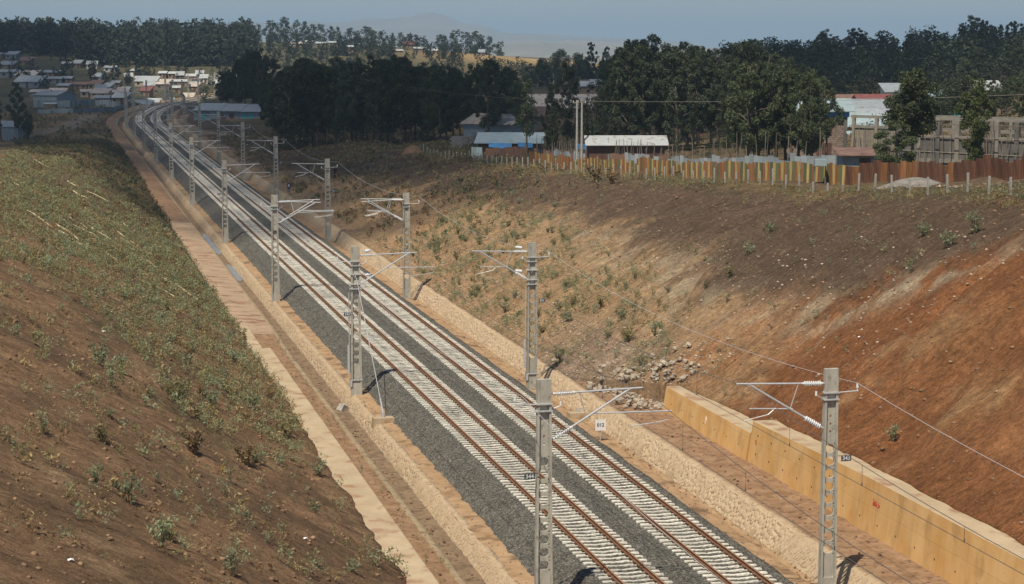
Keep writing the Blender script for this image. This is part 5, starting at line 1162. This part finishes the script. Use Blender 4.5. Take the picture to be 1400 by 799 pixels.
tin_fence('tin_fence', 'long grey blue sheet fence before the left town', gl((46, 147), (96, 147), (130, 146), (165, 150)), 2.0, [B['greyblue'], B['tin']], 1.1, seed=5)
tin_fence('tin_fence', 'low grey sheet fence across the plain left of the tracks', gl((52, 156), (100, 156), (150, 153), (176, 152)), 1.3, [B['greyblue']], 1.2, seed=6)
house('small flat white kiosk on the plain before the left fence', gp(69, 150), 3.4, 3, 1.6, 'bright', 'mud', -YAW, 'mono', .1, .2, 0, None, 'kiosk', 'kiosk', False)
house('low grey tin shed at the left edge by the picket fence', at(12, 408)+Vector((-3.0, 4, 0)), 9.5, 6, 2.5, 'tin', 'greyblue', -YAW+.1, 'gable', .25, .3, 1, None, 'metal_shed', 'shed')
house('small grey shed right of the shed at the left edge', at(27, 402), 3.4, 4, 2.6, 'tin', 'greyblue', -YAW-.2, 'mono', .15, .2, 0, None, 'metal_shed', 'shed', False)
def picket(name, label, line, h, gap, r_=.05, m_=None, wires=0, cat='fence', post='post', seed=2, sq=False, jit=.08, lean=.03):
    r = random.Random(seed); pts = [Vector(p) for p in line]; o = pts[0]; T = thing(name, label, cat, o); tops = []
    pm = (MB().box(-r_, r_, -r_, r_, -.4, h) if sq else MB().tube((0, 0, -.4), (0, 0, h), r_, 6, r_*.8)).mesh(post, m_ or B['stick'])
    for a, b in zip(pts[:-1], pts[1:]):
        L = (b-a).length; n = max(1, int(round(L/gap)))
        for i in range(n):
            q = a.lerp(b, i/n); q.z = gz(q.x, q.y)-r.uniform(0, jit); s = bpy.data.objects.new(post, pm); link(s, T); s.location = q-o; s.rotation_euler = (r.uniform(-lean, lean), r.uniform(-lean, lean), r.uniform(-.1, .1)); tops.append(q-o)
    for w_ in range(wires): MB().path([t+Vector((0, 0, h*(.35+.28*w_))) for t in tops], .008, 4).build('wire', M['wire'], T)
    return T
picket('picket_fence', 'grey stick fence round the yard at the left edge', [at(-6, 395), at(20, 392), at(46, 396), at(66, 405)], 1.9, .75, .06, seed=3)
# ---- long tin shed beside the tracks
p = at(322, 512)
def long_shed():
    T = thing('long_shed', 'long grey tin shed with three stepped roofs right of the tracks', 'shed', p, -YAW-.12)
    for k, (x0, x1) in enumerate(((-9, -2.6), (-2.6, 2.6), (2.6, 9))):
        z = 2.6-.12*k; dp = 9
        MB().poly([(x0,-3.2,-1),(x1,-3.2,-1),(x1,5,-1),(x0,5,-1),(x0,-3.2,z),(x1,-3.2,z),(x1,5,z+1.3),(x0,5,z+1.3)], [(0,1,5,4),(1,2,6,5),(2,3,7,6),(3,0,4,7)]).build('wall', B['greyblue'], T)
        MB().poly([(x0-.3,-3.9,z-.05),(x1+.25,-3.9,z-.05),(x1+.25,5.4,z+1.45),(x0-.3,5.4,z+1.45),(x0-.3,-3.9,z+.04),(x1+.25,-3.9,z+.04),(x1+.25,5.4,z+1.54),(x0-.3,5.4,z+1.54)], [(3,2,1,0),(4,5,6,7),(0,1,5,4),(1,2,6,5),(2,3,7,6),(3,0,4,7)]).build('roof', B['tin'], T)
    for x, m_ in ((-6.5, 'turq'), (-4.6, 'tin'), (-1.5, 'redroof'), (.6, 'wood'), (4.0, 'turq'), (5.6, 'turq')): MB().box(x-.6, x+.6, -3.27, -3.18, 0, 1.9).build('door', B[m_], T)
long_shed()
# ---- buildings behind the right-hand fences
p = at(702, 283); house('low brown shed with blue green roof left of the striped fence', p+Vector((0, 2, 0)), 8.6, 6, 1.75, 'teal', 'wood', -YAW-.06, 'mono', .17, .5, 0, None, 'market_shed', 'shed', False)
for i, (px, d, w_, h, z, lab) in enumerate(((684, 276, 3.1, .0, 1.75, 'blue tarpaulin awning on the brown market shed'), (718, 276, 2.0, .0, 1.55, 'smaller sagging blue tarpaulin right of the larger one'))):
    q = at(px, d); o = MB().poly([(-w_/2,-.9,z-.35),(w_/2,-.9,z-.45),(w_/2,1.2,z),(-w_/2,1.2,z+.1),(-w_/2,-.9,z-.31),(w_/2,-.9,z-.41),(w_/2,1.2,z+.04),(-w_/2,1.2,z+.14),(0,-.9,z-.55),(0,-.9,z-.5)], [(3,2,1,8,0),(4,9,5,6,7),(0,8,9,4),(8,1,5,9),(1,2,6,5),(2,3,7,6),(3,0,4,7)])
    T = thing('tarpaulin', lab, 'tarpaulin', q, -YAW); o.build('sheet', B['blue'], T)
    for sx_ in (-1, 1): MB().tube((sx_*w_*.46, -.85, -.3), (sx_*w_*.46, -.85, z-.42), .04, 6).build('prop', B['stick'], T)
M['cloth'] = mat('patched cloth wall', (.12,.06,.05), (.30,.20,.17), .9, .95, .3, 10, .02, stretch=(2.5,2.5,.3), c3=(.05,.035,.03), scale3=1.8)
tin_fence('patched_wall', 'patched cloth and tin stall front below the blue tarpaulin', [at(664, 271), at(690, 270), at(720, 268)], 1.55, [M['cloth'], B['wood'], M['cloth'], B['rust'], B['dark']], .62, seed=9, cat='stall front')
tin_fence('tin_sheet', 'pair of pale tin sheets leaning at the left end of the stall', [at(645, 274), at(659, 273)], 1.5, [B['teal']], .75, seed=10, cat='tin sheet')
p = at(860, 238); house('dark red timber shed with pale tin roof behind the striped fence', p+Vector((0, 2, 0)), 8.8, 4.4, 2.15, 'bright', 'wood', -YAW+.03, 'gable', .36, .45, 0, None, 'timber_shed', 'shed', True)
q = at(803, 250); T = thing('tarpaulin', 'bright blue sheet beside the two utility poles', 'tarpaulin', q, -YAW); MB().box(-1.3, 1.3, -.03, .03, 1.7, 2.35).build('sheet', B['blue'], T)
for s in (-1, 1): MB().tube((s*1.2, .05, -.3), (s*1.2, .05, 2.4), .04, 6).build('prop', B['stick'], T)
p = at(692, 345); house('pale gabled store with open front above the block wall', p+Vector((0, 5, 0)), 9.5, 8, 3.1, 'rustpale', 'greyblue', -YAW-.55, 'gable', .35, .5, 0, None, 'store', 'store')
p = at(782, 372); house('long hall with rust streaked pale roof behind the trees', p+Vector((0, 5, 0)), 17.0, 8, 4.0, 'rustpale', 'mud', -YAW, 'gable', .55, .4, 2, None, 'hall', 'hall')
p = at(722, 360); house('rusty roofed building left of the long streaked hall', p+Vector((0, 5, 0)), 8, 7, 3.3, 'rust', 'mud', -YAW-.1, 'gable', .4, .4, 1, None, 'hall', 'hall')
for i, (px, d) in enumerate(((812, 520), (826, 540), (800, 560))): house('tin roofed house on the slope behind the long hall, %s of three from the front' % ORD[i], at(px, d), 7, 5, 2.6, ['bright', 'tin', 'rust'][i], 'mud', None, 'mono', .2, .3, 1, 'houses behind the long hall')
# block wall
def block_wall():
    A = at(616, 320); Bq = at(752, 322); T = thing('block_wall', 'grey concrete block wall behind the brown scrub', 'wall', A); d = (Bq-A); L = math.hypot(d.x, d.y); ang = math.atan2(d.y, d.x)
    zb = min(A.z, Bq.z); mb = MB().box(-.285, .285, -.09, .09, -.14, .14).mesh('block', B['block']); n = int(L/.6)
    core = MB().box(0, L, -.05, .05, -.6, 1.75).build('mortar', B['plaster'], T); core.rotation_euler = (0, 0, ang); core.location = (0, 0, .05)
    for r_ in range(6):
        for i in range(n):
            if (r_*n+i) >= 300: break
            o = bpy.data.objects.new('block', mb); link(o, T); x = (i+.5+(.5 if r_ % 2 else 0))*.6
            if x > L-.3: continue
            o.location = (x*math.cos(ang), x*math.sin(ang), .2+r_*.3); o.rotation_euler = (0, 0, ang)
block_wall()
# brick building with blue edged roof
def brick_building():
    p = at(1128, 222); T = thing('brick_building', 'grey brick building with blue edged white roof right of the wood', 'building', p, -YAW-.10)
    W_, H_ = 4.6, 4.7
    MB().box(-W_, W_*.42, 0, 7, -1.5, H_).build('wall', B['brick'], T)
    MB().box(W_*.42-.25, W_*.42+.12, -.15, .2, -1.2, H_+.1).build('corner_column', B['plaster'], T)
    MB().box(-W_-.1, W_*.42+.3, -.3, .1, H_+.0, H_+.55).build('fascia', B['blue'], T)
    R = MB(); R.poly([(-W_-.4,-.6,H_+.5),(W_*.42+.9,-.6,H_+.58),(W_*.42+.9,7.6,H_+1.7),(-W_-.4,7.6,H_+1.7),(-W_-.4,-.6,H_+.6),(W_*.42+.9,-.6,H_+.68),(W_*.42+.9,7.6,H_+1.8),(-W_-.4,7.6,H_+1.8)], [(3,2,1,0),(4,5,6,7),(0,1,5,4),(1,2,6,5),(2,3,7,6),(3,0,4,7)]); R.build('roof', B['teal'], T)
    bm_ = MB().box(-.15, .15, -.03, .04, -.09, .09).mesh('brick', B['brick']); c = 0
    for r_ in range(22):
        for i in range(13):
            x = W_*.42-.45-(i+(.5 if r_ % 2 else 0))*.34
            if c >= 300: break
            o = bpy.data.objects.new('brick', bm_); link(o, T); o.location = (x, -.012+random.uniform(-.01, .006), H_-.3-r_*.22); c += 1
    MB().poly([(W_*.42,-1.4,2.9),(W_*.42+1.4,-1.4,2.8),(W_*.42+1.4,.2,3.1),(W_*.42,.2,3.2),(W_*.42,-1.4,2.95),(W_*.42+1.4,-1.4,2.85),(W_*.42+1.4,.2,3.15),(W_*.42,.2,3.25)], [(3,2,1,0),(4,5,6,7),(0,1,5,4),(1,2,6,5),(2,3,7,6),(3,0,4,7)]).build('awning', B['teal'], T)
    MB().box(-1.2, 0.4, -.07, -.0, -.2, 1.9).build('door', B['wood'], T)
brick_building()
for px, d, w_, h, roof, wall, lab, st in ((1180, 262, 6.6, 2.0, 'tin', 'greyblue', 'blue grey walled house with wide grey roof behind the brick building', 'mono'), (1182, 285, 8.2, 2.5, 'tin', 'mud', 'house with long grey roof above the blue grey walled house', 'mono'), (1196, 318, 5.0, 3.0, 'redroof', 'cream', 'red roofed house behind the grey roofs', 'gable'), (1296, 290, 4.0, 2.6, 'teal', 'plaster', 'grey rendered house with pale roof and turquoise window', 'mono'),
    (1196, 250, 6, 1.6, 'teal', 'mud', 'low shack with pale tin roof below the blue grey walled house', 'mono'), (1226, 345, 4, 3.0, 'tin', 'whitewall', 'small pale house with teal roof right of the red roof', 'mono'), (1345, 300, 5, 3.4, 'bright', 'mud', 'pale roofed hut half hidden by trees at the right', 'mono'), (1092, 330, 5, 4, 'bright', 'whitewall', 'white house glimpsed between trees of the wood', 'mono'), (1150, 340, 6, 2.5, 'rust', 'mud', 'rust roofed house left of the red roof', 'gable')):
    T = house(lab, at(px, d)+Vector((0, 2.5, 0)), w_, 5.5, h, roof, wall, -YAW+random.uniform(-.1, .1), st, .22, .4, 1, None)
    if 'turquoise' in lab: MB().box(.6, 2.0, -2.83, -2.7, 1.3, 2.5).build('shutter', B['turq'], T)
# unfinished concrete building
def unfinished():
    A = at(1226, 182); Bq = at(1440, 172); d = Bq-A; L = math.hypot(d.x, d.y); ang = math.atan2(d.y, d.x); T = thing('unfinished_building', 'unfinished grey concrete building with open frame and bamboo scaffolding', 'building', A, ang)
    H1 = 2.7
    MB().box(0, L, 0, .2, -2, H1-.06).build('wall', B['plaster'], T); MB().box(0, .2, .2, 9, -2, H1-.06).build('wall', B['plaster'], T)
    for z0, z1, y_, m_ in ((.62, .95, -.10, 'beam'), (H1, H1+.30, -.06, 'beam'), (H1+.62, H1+.92, .25, 'beam'), (H1+1.62, H1+1.82, .1, 'beam')): MB().box(-.4, L+.3, y_, y_+.32, z0, z1).build('ring_beam', B[m_], T)
    MB().box(-.4, L+.3, 6.0, 6.3, H1+1.55, H1+1.78).build('ring_beam', B['beam'], T)
    for i in range(9):
        x = i*L/8; MB().box(x-.2, x+.2, -.14, .3, -1.5, H1+1.62).build('column', B['beam' if i % 2 else 'plaster'], T)
        MB().box(x-.15, x+.15, 6, 6.3, H1, H1+1.6).build('column', B['beam'], T)
    r = random.Random(3)
    for i in range(26): MB().path([(0, 0, -.8), (r.uniform(-.1, .1), 0, 2.2), (r.uniform(-.25, .25), 0, r.uniform(3.2, 5.2))], [.045, .04, .03], 5).build('scaffold_pole', B['stick'], T, loc=(r.uniform(0, L), r.uniform(-1.0, -.5), 0))
    for z in (1.6, 2.9, 4.0): MB().tube((0, -.75, z), (L, -.8, z+r.uniform(-.2, .2)), .035, 5).build('scaffold_rail', B['stick'], T)
    # wing with boarded front at the left
    A2 = at(1163, 186); T2 = thing('formwork_wing', 'boarded formwork wing at the left end of the unfinished building', 'building', A2, ang+.02); L2 = (at(1232, 184)-A2).length
    MB().box(0, L2, .05, .2, -1, 3.7).build('backing', B['plaster'], T2)
    pm = MB().box(-.115, .115, -.03, .03, 0, 1.75).mesh('plank', B['plank'])
    for i in range(int(L2/.25)):
        o = bpy.data.objects.new('plank', pm); link(o, T2); o.location = (.15+i*.25, .012, 1.95+r.uniform(-.06, .06))
    for x in (0, L2*.5, L2): MB().box(x-.14, x+.14, -.16, .1, -1, 5.0).build('column', B['plank'], T2)
    for z in (3.85, 4.75): MB().box(-.3, L2+.2, -.1, .15, z, z+.25).build('ring_beam', B['beam'], T2)
    for i in range(8): MB().path([(0, 0, -.5), (r.uniform(-.1, .1), 0, 2), (r.uniform(-.3, .3), 0, r.uniform(3.5, 5.2))], [.045, .04, .03], 5).build('scaffold_pole', B['stick'], T2, loc=(r.uniform(-1.6, L2), r.uniform(-.8, -.4), 0))
unfinished()
p = at(1184, 166); house('rusty tin lean-to hut before the formwork wing', p+Vector((0, 1.5, 0)), 3.6, 3, 2.0, 'rust', 'greyblue', -YAW, 'mono', .12, .4, 0, None, 'tin_hut', 'hut', True)
# ---- fences on the plateau
def streak(name, c1, c2, lo=.42, hi=.58):
    return mat(name, c1, c2, 1.6, .75, .1, 12, .01, stretch=(3.5, 3.5, .35), lo=lo, hi=hi, var=.18, c3=(.10,.05,.03), scale3=2.0, metal=.1)
B['f_green'] = streak('green sheet going rusty', (.075,.135,.075), (.16,.10,.045)); B['f_yellow'] = streak('yellow sheet going rusty', (.38,.29,.12), (.31,.16,.055), .44, .6); B['f_rust'] = streak('rusted sheet', (.20,.09,.036), (.30,.15,.06)); B['f_red'] = streak('red brown rusted sheet', (.075,.038,.026), (.19,.085,.045))
fl = [at(714, 256), at(760, 232), at(820, 212), at(890, 196), at(960, 182), at(1040, 171), at(1100, 164), at(1152, 158)]
def fc(k, r):
    if k < 12: return 0 if r.random() < .6 else 2
    if k < 70: return [2, 2, 2, 0, 1, 2][r.randrange(6)]
    return [1, 0, 2, 1, 2, 0][k % 6] if r.random() < .85 else 2
tin_fence('striped_fence', 'long corrugated fence striped green, yellow and rust along the slope top', fl, 1.62, [B['f_green'], B['f_yellow'], B['f_rust']], .46, seed=21, colour=fc, jitter=.04)
tin_fence('rusty_fence', 'red brown rusted corrugated fence before the unfinished building', [at(1153, 158), at(1220, 155), at(1300, 150), at(1412, 145)], 1.55, [B['f_red'], B['f_rust'], B['f_red']], .6, seed=22)
tin_fence('stake_fence', 'grey tin and crooked stake fence behind the striped fence', [at(730, 268), at(800, 244), at(880, 228), at(912, 224)], 1.35, [B['greyblue'], B['rust'], B['rust'], B['tin']], .9, stakes=.8, stake_h=2.6, seed=23)
tin_fence('stake_fence', 'pale blue grey sheet fence with tall crooked stakes before the wood', [at(912, 220), at(960, 212), at(1040, 200), at(1100, 193), at(1160, 188)], 1.3, [B['greyblue'], B['greyblue'], B['greyblue'], B['tin']], .9, stakes=1.3, stake_h=3.2, seed=24)
cp = [Vector((29.3, y, 0)) for y in np.arange(84, 302, 2.8)]
picket('wire_fence', 'low concrete post fence along the top of the right cutting', cp, 1.25, 2.8, .055, M['concrete'], 3, seed=25, sq=True, jit=.25, lean=.04)
# rubbish and sand heaps near the rusty fence
def heap(label, px, d, rx, ry, h, m_, name='sand_heap'):
    p = at(px, d); n = 20; V = []; F = []
    for j in range(8):
        f = j/7
        for i in range(n):
            a = 2*math.pi*i/n; k = (1-f)*(1+.12*math.sin(3*a+px)); V.append((rx*k*math.cos(a), ry*k*math.sin(a), -.3+(h+.3)*math.sin(f*math.pi/2)**1.1+random.uniform(-.04, .04)))
    for j in range(7): F += [(j*n+i, j*n+(i+1) % n, (j+1)*n+(i+1) % n, (j+1)*n+i) for i in range(n)]
    o = ob(name, npmesh(name, V, F, m_, smooth=True), None, p); tag(o, label, 'heap')
M['sand'] = mat('grey sand', (.17,.155,.14), (.24,.22,.20), 2, .95, .5, 18, .02)
heap('low grey sand heap before the unfinished building', 1248, 148, 3.8, 2.0, .85, M['sand'])
heap('small earth heap beside the left end of the striped fence', 566, 300, 1.8, 1.4, 1.2, M['dirt'], 'earth_heap')
rp = at(1290, 142); sp = [(rp.x+random.gauss(0, 3.2), rp.y+random.gauss(0, 1.6)) for _ in range(260)]
scatter_rocks('rubbish_stones', 'pale rubbish and stones strewn before the rusty fence', [(x, y, gz(x, y)) for x, y in sp], .06, .34, M['palestone'], 31)
q = at(1118, 160); T = thing('water_tank', 'pale green square tank behind the striped fence', 'tank', q, -YAW); MB().box(-.45, .45, -.4, .4, 1.35, 1.85).build('tank', B['teal'], T); MB().box(-.5, .5, -.45, .45, 1.28, 1.35).build('shelf', B['stick'], T)
for s in (-1, 1): MB().tube((s*.42, 0, -.3), (s*.42, 0, 1.3), .05, 6).build('leg', B['stick'], T)
# utility poles
for px, lab in ((788, 'left of the two tall grey concrete utility poles'), (794.5, 'right of the two tall grey concrete utility poles')):
    p = at(px, 238); T = thing('utility_pole', lab, 'utility pole', p, -YAW); h = zat(137, p)-p.z
    MB().tube((0, 0, -.5), (0, 0, h), .17, 10, .10).build('shaft', M['concrete'], T); MB().box(-.5, .5, -.05, .05, h-.35, h-.25).build('crossarm', B['stick'], T)
    for s in (-1, 0, 1): MB().tube((s*.42, 0, h-.25), (s*.42, 0, h-.05), .045, 8, .03).build('insulator', M['porcelain'], T)
p0 = at(791, 238); z0 = zat(138.5, p0); e = at(1460, 215); e.z = z0+1.6; s_ = at(560, 300); s_.z = z0+.2
pts = [p0.lerp(e, t)+Vector((0, 0, -1.4*4*t*(1-t)*.5)) for t in np.linspace(0, 1, 24)]
for p in pts: pass
P0 = Vector((p0.x, p0.y, z0)); pts = [P0.lerp(e, t)-Vector((0, 0, 1.6*t*(1-t))) - P0 for t in np.linspace(0, 1, 24)]
tag(MB().path(pts, .022, 5).build('power_line', M['wire'], None, loc=P0), 'thin power line running right from the two utility poles', 'power line')
pts = [P0.lerp(s_, t)-Vector((0, 0, 1.6*t*(1-t))) - P0 for t in np.linspace(0, 1, 16)]
tag(MB().path(pts, .018, 5).build('power_line', M['wire'], None, loc=P0), 'thin power line running left from the two utility poles', 'power line')
# bare stakes in the bank below the grove
for px, d, h in ((441, 288, 2.6), (444, 288, 2.2), (447, 287, 2.0), (450, 286, 1.6), (453, 286, 1.5)): 
    p = at(px, d); tag(MB().path([(0, 0, -.3), (.02, 0, h*.5), (.06, 0, h)], [.05, .045, .03], 5).build('bare_stake', B['stick'], None, loc=p), 'bare stake in the row of five on the far right bank', 'stake', 'stakes on the far right bank')
# ------------------------------------------------------------------ people
def person(label, p, h, shirt, trousers, rz, hat=None, sash=None):
    me = bpy.data.meshes.new('person'); J = {}
    J = [(0,0,.53), (0,.0,.63), (0,.01,.74), (0,.01,.825), (0,.0,.87), (0,-.005,.93), (0,-.005,.985),
         (-.11,0,.81), (-.145,.01,.66), (-.15,-.03,.52), (-.15,-.045,.46), (.11,0,.81), (.15,.01,.66), (.14,-.04,.53), (.135,-.06,.47),
         (-.055,0,.49), (-.06,-.01,.27), (-.06,.02,.04), (-.062,-.06,.015), (.055,0,.49), (.07,-.05,.27), (.075,-.03,.04), (.078,-.11,.015)]
    E = [(0,1),(1,2),(2,3),(3,4),(4,5),(5,6),(3,7),(7,8),(8,9),(9,10),(3,11),(11,12),(12,13),(13,14),(0,15),(15,16),(16,17),(17,18),(0,19),(19,20),(20,21),(21,22)]
    Rr = [.085,.075,.09,.07,.034,.055,.045,.045,.034,.026,.024,.045,.034,.026,.024,.062,.045,.03,.024,.062,.045,.03,.024]
    me.from_pydata([(x*h, y*h, z*h) for x, y, z in J], E, []); o = bpy.data.objects.new('t', me); COL.objects.link(o)
    sk = o.modifiers.new('s', 'SKIN'); ss = o.modifiers.new('u', 'SUBSURF'); ss.levels = 1; ss.render_levels = 1
    for v, r in zip(me.skin_vertices[0].data, Rr): v.radius = (r*h*1.05, r*h*.85); 
    me.skin_vertices[0].data[0].use_root = True
    dg = bpy.context.evaluated_depsgraph_get(); m2 = bpy.data.meshes.new_from_object(o.evaluated_get(dg)); bpy.data.objects.remove(o)
    ms = [mat('skin', (.11,.06,.04), (.14,.08,.05), 5, .6, 0), mat('shirt cloth', shirt, tuple(c*1.15 for c in shirt), 5, .9, 0), mat('trouser cloth', trousers, tuple(c*1.15 for c in trousers), 5, .9, 0), mat('hair or cap', hat or (.012,.01,.01), hat or (.02,.015,.015), 5, .9, 0), mat('bright panel', sash or shirt, sash or shirt, 5, .8, 0)]
    m2.materials.clear()
    for m_ in ms: m2.materials.append(m_)
    for f in m2.polygons:
        c = f.center/h; k = 0
        if c.z > .955 or (c.z > .90 and c.y > .02): k = 3
        elif c.z > .86: k = 0
        elif c.z > .53 and not (abs(c.x) > .125 and c.z < .56): k = 4 if (sash and abs(c.x) < .07 and .6 < c.z < .8) else 1
        elif abs(c.x) > .115 and c.z > .44: k = 0
        elif c.z > .035: k = 2
        else: k = 3
        f.material_index = k; f.use_smooth = True
    T = ob('person', m2, None, p); T.rotation_euler = (0, 0, rz); T.location.z += .005*h
    tag(T, label, 'person')
pp = gp(392, 270); person('person in navy overalls with a white panel walking beside the right track', Vector((7.4, pp.y, max(pp.z, gz(7.4, pp.y)))), 1.66, (.02,.03,.09), (.02,.035,.13), .3, (.25,.04,.03), (.6,.6,.62))
person('person in dark clothes standing high on the far right bank', gp(422, 241), 1.65, (.02,.02,.024), (.015,.015,.02), 1.0, None, (.3,.3,.3))
person('person in dark purple standing on the right bank behind the twin arm mast', gp(458, 245), 1.6, (.03,.012,.04), (.02,.012,.03), -.6)
# ------------------------------------------------------------------ cloud bank casting the shade, then the haze
def make_cloud():
    poly = [(-420,560),(-140,452),(-24,322),(-15.7,262),(-11.8,222),(0,214),(12,190),(22,205),(37,246),(60,272),(95,300),(130,360),(200,420),(300,420),(420,520),(360,760),(200,800),(150,700),(70,690),(46,720),(30,690),(8,700),(6,860),(0,1080),(-150,1150),(-420,1100)]
    A = np.array(poly, float)
    def inside(x, y):
        c = False; j = len(A)-1
        for i in range(len(A)):
            if (A[i,1] > y) != (A[j,1] > y) and x < (A[j,0]-A[i,0])*(y-A[i,1])/(A[j,1]-A[i,1])+A[i,0]: c = not c
            j = i
        return c
    def dist(x, y):
        m = 1e9
        for i in range(len(A)):
            a = A[i-1]; b = A[i]; ab = b-a; t = max(0, min(1, ((x-a[0])*ab[0]+(y-a[1])*ab[1])/(ab@ab))); q = a+ab*t; m = min(m, math.hypot(x-q[0], y-q[1]))
        return m
    alt = 620.0; k = alt/TO_SUN.z; sh = (TO_SUN.x*k, TO_SUN.y*k)
    bm = bmesh.new(); bmesh.ops.create_icosphere(bm, subdivisions=2, radius=1); me0 = bpy.data.meshes.new('t'); bm.to_mesh(me0); bm.free()
    v0 = np.array([v.co for v in me0.vertices]); f0 = np.array([tuple(p.vertices) for p in me0.polygons])
    r = np.random.default_rng(5); V = []; F = []; b = 0
    n = 0; tries = 0
    pts = []
    for gx in np.arange(-420, 421, 15.0):
        for gy in np.arange(180, 1151, 15.0):
            x = gx+r.uniform(-3, 3); y = gy+r.uniform(-3, 3)
            if inside(x, y): pts.append((x, y, max(2.5, min(dist(x, y), 60))))
    for x, y, d in pts:
        R = min(d*1.05, 16)+.5; th = min(d*.5+3, 22)
        s = np.array([R, R, th*r.uniform(.6, 1.2)]); nz = 1+.22*(r.random(len(v0))-.5)
        V.append(v0*nz[:, None]*s + np.array([x+sh[0], y+sh[1], alt+r.uniform(-4, 14)])); F.append(f0+b); b += len(v0)
    m, t, p = nmat('cloud'); p.inputs['Base Color'].default_value = (.8, .8, .82, 1); p.inputs['Roughness'].default_value = 1; p.inputs['Specular IOR Level'].default_value = 0
    tr = t.nodes.new('ShaderNodeBsdfTransparent'); mx = t.nodes.new('ShaderNodeMixShader'); mx.inputs[0].default_value = .20
    t.links.new(tr.outputs[0], mx.inputs[1]); t.links.new(p.outputs[0], mx.inputs[2]); t.links.new(mx.outputs[0], t.nodes['Material Output'].inputs[0])
    tag(ob('cloud', npmesh('cloud', np.concatenate(V), np.concatenate(F), m, smooth=True)), kind='structure')
make_cloud()
def make_haze():
    b = MB().box(-19000, 21000, -140, 32000, -75, 250)
    m = bpy.data.materials.new('haze'); m.use_nodes = True; t = m.node_tree
    for n in list(t.nodes):
        if n.type == 'BSDF_PRINCIPLED': t.nodes.remove(n)
    v = t.nodes.new('ShaderNodeVolumePrincipled'); v.inputs['Color'].default_value = (.42, .60, .80, 1); v.inputs['Density'].default_value = HAZE; v.inputs['Anisotropy'].default_value = 0.0
    t.links.new(v.outputs[0], t.nodes['Material Output'].inputs['Volume'])
    o = b.build('haze', m); tag(o, kind='stuff')
HAZE = 1.45e-4
make_haze()
